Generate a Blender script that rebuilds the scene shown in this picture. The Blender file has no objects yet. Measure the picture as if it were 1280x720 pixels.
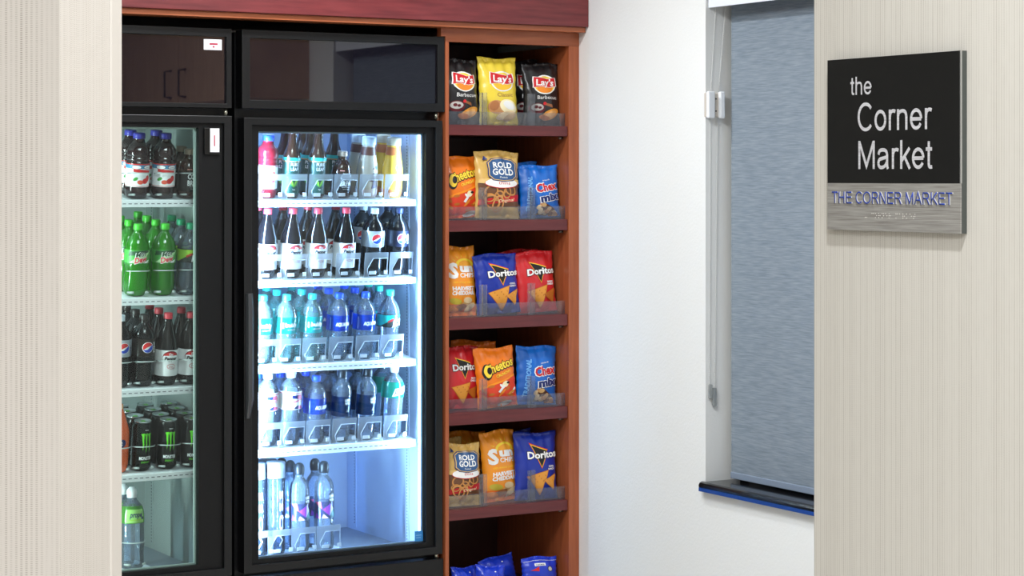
import bpy, bmesh, math, random
from mathutils import Vector, Matrix
from mathutils.geometry import tessellate_polygon

random.seed(7)
sc = bpy.context.scene
COL = sc.collection
R = math.radians

# ------------------------------------------------------------------ camera, world, lights, exposure
cam_d = bpy.data.cameras.new('camera')
cam = bpy.data.objects.new('camera', cam_d); COL.objects.link(cam)
cam_d.sensor_width = 36.0; cam_d.sensor_fit = 'HORIZONTAL'
cam_d.lens = 2638.0 / 1280.0 * 36.0
cam_d.shift_y = (222.0 - 360.0) / 1280.0
cam_d.clip_start = 0.05
cam.location = (0, 0, 1.49)
cam.rotation_euler = (R(90), 0, R(-30.6))
sc.camera = cam

world = bpy.data.worlds.new('world'); sc.world = world
world.use_nodes = True
world.node_tree.nodes['Background'].inputs[0].default_value = (0.55, 0.68, 0.9, 1)
world.node_tree.nodes['Background'].inputs[1].default_value = 0.6

CEIL = 2.75
def lamp(name, x, y, size, watts, color=(1, 0.95, 0.88), shape='DISK', size_y=None, spread=170):
    d = bpy.data.lights.new(name, 'AREA'); d.shape = shape; d.size = size
    if size_y: d.size_y = size_y
    d.energy = watts; d.color = color; d.spread = R(spread)
    o = bpy.data.objects.new(name, d); COL.objects.link(o)
    o.location = (x, y, CEIL - 0.012)
    return o
lamp('downlight_cooler', 2.95, 5.62, 0.12, 23, (0.93, 0.97, 1.0))
lamp('added_disk_market', 2.3, 4.4, 0.12, 14, (0.93, 0.97, 1.0))  # added small lamp, out of view, to brighten the market
lamp('downlight_lobby', 1.1, 1.25, 0.12, 20, (0.94, 0.97, 1.0))
lamp('added_fill_market', 2.1, 4.4, 1.1, 66, (0.90, 0.96, 1.0), 'RECTANGLE', 1.1)  # added soft fill over the market, not a known fixture
lamp('added_fill_lobby', -0.3, -0.4, 1.2, 78, (0.92, 0.96, 1.0), 'RECTANGLE', 1.2)  # added unseen fill that lifts the sign wall and pillar
lamp('added_fill_rear', 0.2, -2.0, 1.2, 54, (0.92, 0.96, 1.0), 'RECTANGLE', 1.2)  # added unseen fill behind the camera for the lobby walls

vs = sc.view_settings
vs.view_transform = 'Standard'; vs.look = 'None'; vs.gamma = 1.0; vs.use_curve_mapping = False
vs.exposure = 0.0
sc.cycles.use_denoising = True
sc.cycles.max_bounces = 14; sc.cycles.transparent_max_bounces = 40
sc.cycles.diffuse_bounces = 5; sc.cycles.glossy_bounces = 5
sc.cycles.caustics_reflective = False; sc.cycles.caustics_refractive = False
sc.cycles.sample_clamp_indirect = 6.0

# ------------------------------------------------------------------ materials
def lin(c):
    f = lambda v: (v / 255) / 12.92 if v / 255 <= 0.04045 else ((v / 255 + 0.055) / 1.055) ** 2.4
    return (f(c[0]), f(c[1]), f(c[2]), 1.0)
_M = {}
def M(name, rgb=(200, 200, 200), rough=0.5, metal=0.0, spec=0.5, emit=None, es=0.0, coat=0.0, bump=0.0, bscale=400.0, trans=0.0):
    if name in _M: return _M[name]
    m = bpy.data.materials.new(name); m.use_nodes = True
    nt = m.node_tree; b = nt.nodes['Principled BSDF']
    b.inputs['Base Color'].default_value = lin(rgb)
    b.inputs['Roughness'].default_value = rough
    b.inputs['Metallic'].default_value = metal
    b.inputs['Specular IOR Level'].default_value = spec
    b.inputs['Coat Weight'].default_value = coat
    b.inputs['Coat Roughness'].default_value = 0.03
    if emit:
        b.inputs['Emission Color'].default_value = (*emit, 1); b.inputs['Emission Strength'].default_value = es
    if bump:
        tc = nt.nodes.new('ShaderNodeTexCoord'); n = nt.nodes.new('ShaderNodeTexNoise')
        n.inputs['Scale'].default_value = bscale; n.inputs['Detail'].default_value = 3
        bp = nt.nodes.new('ShaderNodeBump'); bp.inputs['Strength'].default_value = bump; bp.inputs['Distance'].default_value = 0.002
        nt.links.new(tc.outputs['Object'], n.inputs['Vector']); nt.links.new(n.outputs['Fac'], bp.inputs['Height'])
        nt.links.new(bp.outputs['Normal'], b.inputs['Normal'])
    _M[name] = m
    return m

def CLEAR(name, tint=(255, 255, 255), solid=(235, 240, 245), amount=0.25, rough=0.15, fres=1.0, translucent=0.5):
    """see-through plastic or glass: a clear pass tinted by the wall, a little body colour, and a mirror coat by angle"""
    if name in _M: return _M[name]
    m = bpy.data.materials.new(name); m.use_nodes = True
    nt = m.node_tree; N = nt.nodes; Lk = nt.links
    N.remove(N['Principled BSDF']); out = N['Material Output']
    t = N.new('ShaderNodeBsdfTransparent'); t.inputs[0].default_value = lin(tint)
    d = N.new('ShaderNodeBsdfDiffuse'); d.inputs[0].default_value = lin(solid)
    tl = N.new('ShaderNodeBsdfTranslucent'); tl.inputs[0].default_value = lin(solid)
    mx0 = N.new('ShaderNodeMixShader'); mx0.inputs[0].default_value = translucent
    Lk.new(d.outputs[0], mx0.inputs[1]); Lk.new(tl.outputs[0], mx0.inputs[2])
    mx1 = N.new('ShaderNodeMixShader'); mx1.inputs[0].default_value = amount
    Lk.new(t.outputs[0], mx1.inputs[1]); Lk.new(mx0.outputs[0], mx1.inputs[2])
    g = N.new('ShaderNodeBsdfGlossy'); g.inputs['Roughness'].default_value = rough
    fr = N.new('ShaderNodeFresnel'); fr.inputs['IOR'].default_value = 1.5
    mu = N.new('ShaderNodeMath'); mu.operation = 'MULTIPLY'; mu.inputs[1].default_value = fres; mu.use_clamp = True
    Lk.new(fr.outputs[0], mu.inputs[0])
    mx2 = N.new('ShaderNodeMixShader')
    Lk.new(mu.outputs[0], mx2.inputs[0]); Lk.new(mx1.outputs[0], mx2.inputs[1]); Lk.new(g.outputs[0], mx2.inputs[2])
    Lk.new(mx2.outputs[0], out.inputs[0])
    _M[name] = m
    return m

def noise_color(name, c0, c1, scale, stretch, rough=0.5, coat=0.0, lo=0.3, hi=0.7, detail=5, bump=0.0, spec=0.5, metal=0.0):
    """two colours mixed by a stretched noise: wood grain, brushed metal, streaky cloth, granite"""
    if name in _M: return _M[name]
    m = M(name, c0, rough, metal, spec, coat=coat); nt = m.node_tree; b = nt.nodes['Principled BSDF']
    tc = nt.nodes.new('ShaderNodeTexCoord'); mp = nt.nodes.new('ShaderNodeMapping'); mp.inputs['Scale'].default_value = stretch
    n = nt.nodes.new('ShaderNodeTexNoise'); n.inputs['Scale'].default_value = scale; n.inputs['Detail'].default_value = detail
    cr = nt.nodes.new('ShaderNodeValToRGB')
    cr.color_ramp.elements[0].position = lo; cr.color_ramp.elements[0].color = lin(c0)
    cr.color_ramp.elements[1].position = hi; cr.color_ramp.elements[1].color = lin(c1)
    nt.links.new(tc.outputs['Object'], mp.inputs[0]); nt.links.new(mp.outputs[0], n.inputs['Vector'])
    nt.links.new(n.outputs['Fac'], cr.inputs[0]); nt.links.new(cr.outputs[0], b.inputs['Base Color'])
    if bump:
        bp = nt.nodes.new('ShaderNodeBump'); bp.inputs['Strength'].default_value = bump; bp.inputs['Distance'].default_value = 0.001
        nt.links.new(n.outputs['Fac'], bp.inputs['Height']); nt.links.new(bp.outputs['Normal'], b.inputs['Normal'])
    return m

def weave(name, axis, base=(222, 214, 205), dark=(178, 168, 156), pu=0.0041, pv=0.0017):
    """woven vinyl wall covering: broken columns of short dashes"""
    if name in _M: return _M[name]
    m = M(name, base, 0.75); nt = m.node_tree; N = nt.nodes; L = nt.links; b = N['Principled BSDF']
    tc = N.new('ShaderNodeTexCoord'); sp = N.new('ShaderNodeSeparateXYZ'); L.new(tc.outputs['Object'], sp.inputs[0])
    def math_(op, a, bb=None, clamp=False):
        n = N.new('ShaderNodeMath'); n.operation = op; n.use_clamp = clamp
        for i, v in enumerate((a, bb)):
            if v is None: continue
            if isinstance(v, (int, float)): n.inputs[i].default_value = v
            else: L.new(v, n.inputs[i])
        return n.outputs[0]
    u = math_('DIVIDE', sp.outputs[axis], pu); v = math_('DIVIDE', sp.outputs['Z'], pv)
    wn = N.new('ShaderNodeTexWhiteNoise'); wn.noise_dimensions = '1D'; L.new(math_('FLOOR', u), wn.inputs['W'])
    su = math_('ABSOLUTE', math_('SINE', math_('MULTIPLY', u, math.pi)))
    col = math_('MULTIPLY', math_('SUBTRACT', su, 0.55), 2.4, True)
    sv = math_('SINE', math_('ADD', math_('MULTIPLY', v, 2 * math.pi), math_('MULTIPLY', wn.outputs['Value'], 6.0)))
    row = math_('ADD', math_('MULTIPLY', sv, 0.6), 0.45, True)
    ns = N.new('ShaderNodeTexNoise'); ns.inputs['Scale'].default_value = 60; ns.inputs['Detail'].default_value = 3
    mp = N.new('ShaderNodeMapping'); mp.inputs['Scale'].default_value = (3, 3, 0.6); L.new(tc.outputs['Object'], mp.inputs[0]); L.new(mp.outputs[0], ns.inputs['Vector'])
    amt = math_('MULTIPLY', math_('MULTIPLY', col, row), math_('ADD', math_('MULTIPLY', wn.outputs['Value'], 0.7), math_('SUBTRACT', ns.outputs['Fac'], 0.3)), True)
    mix = N.new('ShaderNodeMix'); mix.data_type = 'RGBA'
    mix.inputs['A'].default_value = lin(base); mix.inputs['B'].default_value = lin(dark)
    L.new(amt, mix.inputs['Factor']); L.new(mix.outputs['Result'], b.inputs['Base Color'])
    bp = N.new('ShaderNodeBump'); bp.inputs['Strength'].default_value = 0.25; bp.inputs['Distance'].default_value = 0.0006; bp.invert = True
    L.new(amt, bp.inputs['Height']); L.new(bp.outputs['Normal'], b.inputs['Normal'])
    return m

# ------------------------------------------------------------------ mesh helpers
class MB:
    def __init__(s): s.v = []; s.f = []; s.m = []; s.s = []
    def add(s, verts, faces, mat=0, smooth=False):
        o = len(s.v); s.v += [tuple(p) for p in verts]
        for f in faces:
            s.f.append(tuple(i + o for i in f)); s.m.append(mat); s.s.append(smooth)
        return s
    def box(s, x0, x1, y0, y1, z0, z1, mat=0):
        v = [(x0, y0, z0), (x1, y0, z0), (x1, y1, z0), (x0, y1, z0), (x0, y0, z1), (x1, y0, z1), (x1, y1, z1), (x0, y1, z1)]
        return s.add(v, [(0, 3, 2, 1), (4, 5, 6, 7), (0, 1, 5, 4), (1, 2, 6, 5), (2, 3, 7, 6), (3, 0, 4, 7)], mat)
    def ring(s, x0, x1, z0, z1, l, r, b, t, y0, y1, mat=0):
        """a rectangular frame standing in the XZ plane as one welded piece"""
        o = [(x0, z0), (x1, z0), (x1, z1), (x0, z1)]; i = [(x0 + l, z0 + b), (x1 - r, z0 + b), (x1 - r, z1 - t), (x0 + l, z1 - t)]
        v = [(x, y0, z) for x, z in o] + [(x, y0, z) for x, z in i] + [(x, y1, z) for x, z in o] + [(x, y1, z) for x, z in i]
        f = []
        for k in range(4):
            n = (k + 1) % 4
            f += [(k, n, 4 + n, 4 + k), (8 + n, 8 + k, 12 + k, 12 + n), (n, k, 8 + k, 8 + n), (4 + k, 4 + n, 12 + n, 12 + k)]
        return s.add(v, f, mat)
    def lathe(s, prof, n=28, mat=0, cx=0, cy=0, mod=None, smooth=True):
        """prof: (z, r) from the bottom up; closed with fans"""
        v = []; f = []
        for z, r in prof:
            for k in range(n):
                a = 2 * math.pi * k / n
                rr = r * (mod(z, a) if mod else 1.0)
                v.append((cx + rr * math.sin(a), cy - rr * math.cos(a), z))
        for j in range(len(prof) - 1):
            for k in range(n):
                k2 = (k + 1) % n
                f.append((j * n + k, j * n + k2, (j + 1) * n + k2, (j + 1) * n + k))
        f.append(tuple(range(n - 1, -1, -1))); f.append(tuple((len(prof) - 1) * n + k for k in range(n)))
        return s.add(v, f, mat, smooth)
    def band(s, prof, n=28, mat=0, a0=0.0, a1=2 * math.pi):
        v = []; f = []; full = a1 - a0 > 6.28; m = n if full else n + 1
        for z, r in prof:
            for k in range(m):
                a = a0 + (a1 - a0) * k / n
                v.append((r * math.sin(a), -r * math.cos(a), z))
        for j in range(len(prof) - 1):
            for k in range(n):
                k2 = (k + 1) % m
                f.append((j * m + k, j * m + k2, (j + 1) * m + k2, (j + 1) * m + k))
        return s.add(v, f, mat, True)
    def tube(s, pts, r, n=6, mat=0, closed=False):
        v = []; f = []; P = [Vector(p) for p in pts]; K = len(P)
        for i, p in enumerate(P):
            a = P[(i - 1) % K] if (i or closed) else p; b = P[(i + 1) % K] if (i < K - 1 or closed) else p
            t = (b - a).normalized()
            x = t.cross(Vector((0.13, 0.31, 0.94))).normalized(); y = t.cross(x)
            v += [p + x * r * math.cos(2 * math.pi * k / n) + y * r * math.sin(2 * math.pi * k / n) for k in range(n)]
        for i in range(K if closed else K - 1):
            j = (i + 1) % K
            for k in range(n):
                f.append((i * n + k, i * n + (k + 1) % n, j * n + (k + 1) % n, j * n + k))
        if not closed:
            f.append(tuple(range(n - 1, -1, -1))); f.append(tuple((K - 1) * n + k for k in range(n)))
        return s.add(v, f, mat, True)
    def prism(s, poly, y0, y1, mat=0):
        """polygon in XZ, pushed from y0 to y1"""
        n = len(poly)
        v = [(x, y0, z) for x, z in poly] + [(x, y1, z) for x, z in poly]
        f = [tuple(range(n)), tuple(range(2 * n - 1, n - 1, -1))] + [(k + n, (k + 1) % n + n, (k + 1) % n, k) for k in range(n)]
        return s.add(v, f, mat)
    def mesh(s, name, mats):
        me = bpy.data.meshes.new(name)
        me.from_pydata(s.v, [], s.f)
        for m in mats: me.materials.append(m)
        me.polygons.foreach_set('material_index', s.m); me.polygons.foreach_set('use_smooth', s.s)
        me.update()
        return me
    def build(s, name, mats, parent=None, bevel=0.0, kind=None):
        if not isinstance(mats, (list, tuple)): mats = [mats]
        me = s.mesh(name, mats)
        bm = bmesh.new(); bm.from_mesh(me); bmesh.ops.recalc_face_normals(bm, faces=bm.faces); bm.to_mesh(me); bm.free()
        return put(name, me, parent, bevel, kind)

BASE = {}
def put(name, me, parent=None, bevel=0.0, kind=None):
    o = bpy.data.objects.new(name, me); COL.objects.link(o)
    if parent:
        o.parent = parent
        if parent.name in BASE:                    # the shapes of fixed things are given in room coordinates
            o.matrix_parent_inverse = Matrix.Translation(-BASE[parent.name])
    if bevel:
        b = o.modifiers.new('edge', 'BEVEL'); b.width = bevel; b.segments = 2; b.limit_method = 'ANGLE'; b.angle_limit = R(50)
    if kind: o['kind'] = kind
    return o

def tag(o, label, cat, group=None):
    o['label'] = label; o['category'] = cat
    if group: o['group'] = group
    return o
def thing(name, label, cat, loc=(0, 0, 0), group=None, fixed=False):
    o = bpy.data.objects.new(name, None); COL.objects.link(o); o.empty_display_size = 0.05
    o.location = loc
    if fixed: BASE[o.name] = Vector(loc)
    return tag(o, label, cat, group)
def dup(root):
    r = root.copy(); COL.objects.link(r)
    for ch in root.children:
        c = ch.copy(); COL.objects.link(c); c.parent = r
        for g in ch.children:
            d = g.copy(); COL.objects.link(d); d.parent = c
    return r

# ------------------------------------------------------------------ flat print: letters and shapes laid on a surface
_T = {}
def text2d(body, bold=0.0, shear=0.0, space=1.0):
    key = (body, bold, shear, space)
    if key in _T: return _T[key]
    cu = bpy.data.curves.new('lettering', 'FONT'); cu.body = body; cu.size = 1; cu.offset = bold; cu.shear = shear
    cu.resolution_u = 2; cu.align_x = 'CENTER'; cu.space_character = space
    o = bpy.data.objects.new('lettering', cu); COL.objects.link(o)
    dg = bpy.context.evaluated_depsgraph_get(); dg.update()
    me = o.evaluated_get(dg).to_mesh()
    v = [(p.co.x, p.co.y) for p in me.vertices]
    f = []
    for p in me.polygons:
        q = list(p.vertices)
        for k in range(1, len(q) - 1): f.append((q[0], q[k], q[k + 1]))
    o.evaluated_get(dg).to_mesh_clear()
    bpy.data.objects.remove(o); bpy.data.curves.remove(cu)
    xs = [p[0] for p in v]; x0, x1 = min(xs), max(xs)
    v = [(x - (x0 + x1) / 2, y) for x, y in v]
    _T[key] = (v, f, x1 - x0)
    return _T[key]
def T(body, cx, cy, h, mat, w=None, rot=0, bold=0.0, shear=0.0, arc=0.0, space=1.0):
    """letters of cap height h, bottom centre at (cx, cy); w squeezes the line to that width; arc bows it"""
    v, f, wd = text2d(body, bold, shear, space)
    k = h / 0.73; kx = (w / wd) if w else k
    ca, sa = math.cos(R(rot)), math.sin(R(rot)); o = []
    for x, y in v:
        x *= kx; y = y * k + arc * (1 - (2 * x / (kx * wd)) ** 2)
        o.append((cx + x * ca - y * sa, cy + x * sa + y * ca))
    return (o, f, mat)
# plain grotesque letters drawn as even strokes (em units: cap height .716, x height .519)
def _arc(cx, cy, rx, ry, a0, a1, n=18): return [(cx + rx * math.cos(R(a0 + (a1 - a0) * k / n)), cy + ry * math.sin(R(a0 + (a1 - a0) * k / n))) for k in range(n + 1)]
def _soft(pts, sub=4):
    o = []
    for i in range(len(pts) - 1):
        p = [pts[max(i - 1, 0)], pts[i], pts[i + 1], pts[min(i + 2, len(pts) - 1)]]
        for k in range(sub):
            t = k / sub
            o.append(tuple(0.5 * (2 * p[1][c] + (p[2][c] - p[0][c]) * t + (2 * p[0][c] - 5 * p[1][c] + 4 * p[2][c] - p[3][c]) * t * t + (3 * p[1][c] - p[0][c] - 3 * p[2][c] + p[3][c]) * t ** 3) for c in (0, 1)))
    return o + [pts[-1]]
_arch = [(.110, .33), (.155, .435), (.29, .477), (.405, .44), (.446, .33)]
GLYPH = {
 't': (.278, [_soft([(.135, .675), (.135, .40), (.135, .12), (.16, .052), (.215, .04)]) + [(.265, .047)], [(.02, .482), (.262, .482)]]),
 'h': (.556, [[(.11, 0), (.11, .716)], _soft(_arch) + [(.446, 0)]]), 'n': (.556, [[(.11, 0), (.11, .519)], _soft(_arch) + [(.446, 0)]]),
 'r': (.333, [[(.11, 0), (.11, .519)], _soft([(.11, .30), (.135, .42), (.20, .475), (.275, .482), (.335, .462)])]),
 'e': (.556, [[(.48, .262)] + _arc(.278, .2595, .200, .222, 2, 330, 26), [(.08, .262), (.48, .262)]]),
 'o': (.556, [_arc(.278, .2595, .200, .222, 0, 360, 28)]),
 'a': (.556, [_soft([(.078, .36), (.13, .455), (.26, .480), (.385, .45), (.430, .36)]) + [(.430, .13), (.436, .06), (.466, 0)], _soft([(.43, .300), (.25, .268), (.12, .235), (.078, .145), (.115, .062), (.21, .036), (.34, .075), (.43, .18)])]),
 'k': (.500, [[(.11, 0), (.11, .716)], [(.115, .185), (.44, .519)], [(.23, .32), (.455, 0)]]),
 'C': (.722, [_arc(.385, .358, .295, .325, 40, 320, 28)]), 'O': (.778, [_arc(.389, .358, .325, .325, 0, 360, 32)]),
 'M': (.833, [[(.118, 0), (.118, .716)], [(.715, 0), (.715, .716)], [(.125, .69), (.4165, .075), (.708, .69)]]),
 'T': (.611, [[(.02, .672), (.592, .672)], [(.305, 0), (.305, .66)]]), 'H': (.722, [[(.125, 0), (.125, .716)], [(.597, 0), (.597, .716)], [(.125, .375), (.597, .375)]]),
 'E': (.667, [[(.125, 0), (.125, .716)], [(.125, .672), (.60, .672)], [(.125, .38), (.57, .38)], [(.125, .044), (.615, .044)]]),
 'R': (.722, [[(.125, 0), (.125, .716)], [(.125, .672), (.40, .672)] + _arc(.45, .515, .155, .157, 90, -90, 10) + [(.125, .358)], _soft([(.38, .35), (.47, .30), (.56, .16)]) + [(.665, 0)]]),
 'N': (.722, [[(.12, 0), (.12, .716)], [(.60, 0), (.60, .716)], [(.125, .70), (.595, .016)]]), 'A': (.667, [[(.04, 0), (.333, .70), (.627, 0)], [(.14, .255), (.53, .255)]]),
 'K': (.667, [[(.12, 0), (.12, .716)], [(.125, .23), (.60, .716)], [(.28, .39), (.625, 0)]]), ' ': (.278, []),
}
def S(body, cx, cy, h, mat, w=None, stem=.088):
    """a line of stroke letters, one print item for each stroke"""
    out = []; x = 0.0
    for ch in body:
        adv, strokes = GLYPH[ch]
        for st in strokes:
            n = len(st); v = []
            for i, p in enumerate(st):
                a = st[max(i - 1, 0)]; b = st[min(i + 1, n - 1)]
                d0 = Vector((p[0] - a[0], p[1] - a[1])); d1 = Vector((b[0] - p[0], b[1] - p[1]))
                d0 = d0.normalized() if d0.length > 1e-9 else d1.normalized(); d1 = d1.normalized() if d1.length > 1e-9 else d0
                t = (d0 + d1); t = t.normalized() if t.length > .05 else d0
                k = min(1 / max(t.dot(d1), .3), 2.2)
                v += [(x + p[0] - t.y * stem / 2 * k, p[1] + t.x * stem / 2 * k), (x + p[0] + t.y * stem / 2 * k, p[1] - t.x * stem / 2 * k)]
            out.append((v, [t for i in range(n - 1) for t in ((2 * i, 2 * i + 1, 2 * i + 3), (2 * i, 2 * i + 3, 2 * i + 2))]))
        x += adv
    xs = [p[0] for v, f in out for p in v]; x0, x1 = min(xs), max(xs); k = h / .716; kx = w / (x1 - x0) if w else k
    return [([(cx + (p[0] - (x0 + x1) / 2) * kx, cy + p[1] * k) for p in v], f, mat) for v, f in out]
def Pg(pts, mat):
    if len(pts) == 4: return (pts, [(0, 1, 2), (0, 2, 3)], mat)
    return (pts, [tuple(t) for t in tessellate_polygon([[Vector((x, y, 0)) for x, y in pts]])], mat)
def Rc(x0, x1, y0, y1, mat): return Pg([(x0, y0), (x1, y0), (x1, y1), (x0, y1)], mat)
def El(cx, cy, rx, ry, mat, rot=0, n=22, a0=0, a1=360):
    ca, sa = math.cos(R(rot)), math.sin(R(rot)); p = []
    m = n if a1 - a0 >= 360 else n + 1
    for k in range(m):
        a = R(a0 + (a1 - a0) * k / n); x, y = rx * math.cos(a), ry * math.sin(a)
        p.append((cx + x * ca - y * sa, cy + x * sa + y * ca))
    return (p, [(0, k, k + 1) for k in range(1, m - 1)], mat)
def Ring(cx, cy, rx, ry, wd, mat, rot=0, n=20):
    ca, sa = math.cos(R(rot)), math.sin(R(rot)); p = []; f = []
    for k in range(n):
        a = 2 * math.pi * k / n
        for q in (1.0, 1 - wd):
            x, y = rx * q * math.cos(a), ry * q * math.sin(a); p.append((cx + x * ca - y * sa, cy + x * sa + y * ca))
    for k in range(n):
        a, b = 2 * k, 2 * ((k + 1) % n); f += [(a, b, b + 1), (a, b + 1, a + 1)]
    return (p, f, mat)
def lay(items, fn, step, base=0.0006, gap=0.00008):
    """fold print items onto a surface fn(u, v, lift); long triangles are cut so that they follow it"""
    mb = MB(); mats = []; boxes = []
    for i, (pts, tris, mat) in enumerate(items):
        bx = (min(p[0] for p in pts), max(p[0] for p in pts), min(p[1] for p in pts), max(p[1] for p in pts))
        i = 1 + max([l for b, l in boxes if b[0] < bx[1] and bx[0] < b[1] and b[2] < bx[3] and bx[2] < b[3]], default=-1)
        boxes.append((bx, i))
        if mat not in mats: mats.append(mat)
        mi = mats.index(mat); P = [tuple(p) for p in pts]; mid = {}; out = []
        st = [tuple(t) for t in tris]
        while st:
            t = st.pop()
            e = [(math.dist(P[t[k]], P[t[(k + 1) % 3]]), k) for k in range(3)]
            d, k = max(e)
            if d <= step or len(out) > 20000: out.append(t); continue
            a, b, c = t[k], t[(k + 1) % 3], t[(k + 2) % 3]
            key = (min(a, b), max(a, b))
            if key not in mid:
                P.append(((P[a][0] + P[b][0]) / 2, (P[a][1] + P[b][1]) / 2)); mid[key] = len(P) - 1
            m = mid[key]; st += [(a, m, c), (m, b, c)]
        ori = []
        for t in out:
            (ax, ay), (bx, by), (cx, cy) = (P[j] for j in t)
            ori.append(t if (bx - ax) * (cy - ay) - (by - ay) * (cx - ax) > 0 else t[::-1])
        mb.add([fn(u, v, base + gap * i) for u, v in P], ori, mi, True)
    return mb, mats
def print_on(name, items, fn, step, parent, base=0.0006, gap=0.00008):
    mb, mats = lay(items, fn, step, base, gap)
    return put(name, mb.mesh(name, mats), parent)

# ------------------------------------------------------------------ the room
paint = M('wall_paint', (236, 236, 234), 0.7, bump=0.35, bscale=110)
paint_plain = M('ceiling_paint', (240, 238, 234), 0.8)
floor_m = noise_color('floor_vinyl', (176, 170, 162), (196, 190, 182), 6, (1, 1, 1), 0.5)
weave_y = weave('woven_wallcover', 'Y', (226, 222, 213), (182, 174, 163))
weave_px = weave('woven_wallcover_front', 'X', (205, 198, 190), (156, 147, 137))  # pillar: sign wall's vinyl, both faces darkened to offset strong light
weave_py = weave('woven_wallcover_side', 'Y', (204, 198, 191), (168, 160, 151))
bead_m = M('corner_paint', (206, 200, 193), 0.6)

def struct(name, mb, mats, bevel=0.0, label=None):
    o = mb.build(name, mats, None, bevel); o['kind'] = 'structure'
    if label: o['label'] = label; o['category'] = 'wall' if name.startswith('wall') else name.split('_')[0]
    return o
struct('floor', MB().box(-4, 4.3, -4, 7.4, -0.1, 0), floor_m, label='beige vinyl floor under the coolers, out of view')
struct('ceiling', MB().box(-4, 4.3, -4, 7.4, CEIL, CEIL + 0.1), paint_plain, label='plain white ceiling above the room, out of view')
struct('wall_back', MB().box(-4, 4.3, 7.2, 7.4, 0, CEIL), paint, label='white back wall hidden behind the coolers')
struct('wall_left', MB().box(-4.2, -4, -4, 7.4, 0, CEIL), paint, label='white wall far off to the side, out of view')
struct('wall_rear', MB().box(-4, 4.3, -4.2, -4, 0, CEIL), paint, label='white wall behind the viewer, out of view')
WX = 4.0653
WY0, WY1, WZ0, WZ1 = 4.40, 5.628, 0.478, 2.30
mb = MB()          # the window wall as one welded slab around its opening
ys = [-4, WY0, WY1, 7.2]; zs = [0, WZ0, WZ1, CEIL]
for i in range(3):
    for j in range(3):
        if i == 1 and j == 1: continue
        mb.box(WX, WX + 0.2, ys[i], ys[i + 1], zs[j], zs[j + 1])
me = mb.mesh('wall_right', [paint])
bm = bmesh.new(); bm.from_mesh(me); bmesh.ops.remove_doubles(bm, verts=bm.verts, dist=1e-5)
cen = {}
for f in bm.faces: cen.setdefault(tuple(round(c, 4) for c in f.calc_center_median()), []).append(f)
bmesh.ops.delete(bm, geom=[f for l in cen.values() if len(l) > 1 for f in l], context='FACES')
bmesh.ops.recalc_face_normals(bm, faces=bm.faces); bm.to_mesh(me); bm.free()
o = put('wall_right', me); o['kind'] = 'structure'; o['label'] = 'white textured wall holding the shaded window beside the snack shelves'; o['category'] = 'wall'

# wall with the sign: a partition that ends in a squared corner
o = struct('wall_entry_right', MB().box(1.7, 1.86, -4, 2.121, 0, CEIL), weave_y, 0.004, label='wall in woven beige vinyl that carries the black room sign')
struct('wall_front', MB().box(1.86, WX, 1.8, 1.95, 0, CEIL), paint, label='white wall of the snack room facing the coolers, out of view')

# the near pillar at an angle: front face, papered jamb, smooth painted bead at its far edge
ang = R(38.0); pc = (0.529, 1.581)
def pillar(name, mb, mats, bevel=0.0):
    o = struct(name, mb, mats, bevel); o.location = (*pc, 0); o.rotation_euler = (0, 0, -ang); return o
# local +Y runs along the jamb away from the viewer, local -X runs along the front face
JL = 0.121
mb = MB()
mb.add([(0, 0, 0), (-1.6, 0, 0), (-1.6, 0, CEIL), (0, 0, CEIL)], [(0, 3, 2, 1)], 0)
mb.add([(0, 0, 0), (0, JL, 0), (0, JL, CEIL), (0, 0, CEIL)], [(0, 1, 2, 3)], 1)
mb.add([(0, JL, 0), (-1.6, JL, 0), (-1.6, JL, CEIL), (0, JL, CEIL)], [(0, 1, 2, 3)], 0)
mb.add([(-1.6, 0, 0), (-1.6, JL, 0), (-1.6, JL, CEIL), (-1.6, 0, CEIL)], [(0, 3, 2, 1)], 0)
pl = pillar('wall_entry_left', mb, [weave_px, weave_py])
pl['label'] = 'pillar in woven beige vinyl beside the dim cooler'; pl['category'] = 'wall'
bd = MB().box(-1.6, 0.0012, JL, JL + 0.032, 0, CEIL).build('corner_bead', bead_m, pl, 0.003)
bd['label'] = 'smooth painted edge strip'

# ------------------------------------------------------------------ window: frame, pane, granite sill
alu = M('window_aluminium', (70, 72, 75), 0.4, 0.6)
w = thing('window_1', 'window behind the lowered blue grey roller shade', 'window', (WX + 0.16, 5.0, WZ0), fixed=True); w['kind'] = 'structure'
fr = MB()
for a, b, c, d in ((WY0, WY1, WZ0, WZ0 + 0.05), (WY0, WY1, WZ1 - 0.05, WZ1), (WY0, WY0 + 0.05, WZ0, WZ1), (WY1 - 0.05, WY1, WZ0, WZ1)):
    fr.box(WX + 0.14, WX + 0.19, a, b, c, d)
fr.build('window_frame', alu, w)
MB().box(WX + 0.16, WX + 0.168, WY0 + 0.05, WY1 - 0.05, WZ0 + 0.05, WZ1 - 0.05).build('window_pane', CLEAR('pane_glass', (225, 235, 240), amount=0.02, rough=0.0), w)
granite = noise_color('black_granite', (16, 16, 18), (44, 44, 46), 220, (1, 1, 1), 0.12, lo=0.45, hi=0.8)
sill = MB()
sx0 = WX - 0.021; prof = [(WX + 0.14, 0.472), (WX + 0.14, 0.494), (sx0 + 0.012, 0.494), (sx0 + 0.004, 0.491), (sx0, 0.484), (sx0, 0.478), (sx0 + 0.004, 0.472)]
n = len(prof); ya, yb = WY0 - 0.03, 5.638
sill.add([(x, ya, z) for x, z in prof] + [(x, yb, z) for x, z in prof], [tuple(range(n)), tuple(range(2 * n - 1, n - 1, -1))] + [(k, k + n, (k + 1) % n + n, (k + 1) % n) for k in range(n)])
so = sill.build('window_sill', granite, w); so['label'] = 'black polished stone ledge'
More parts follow.
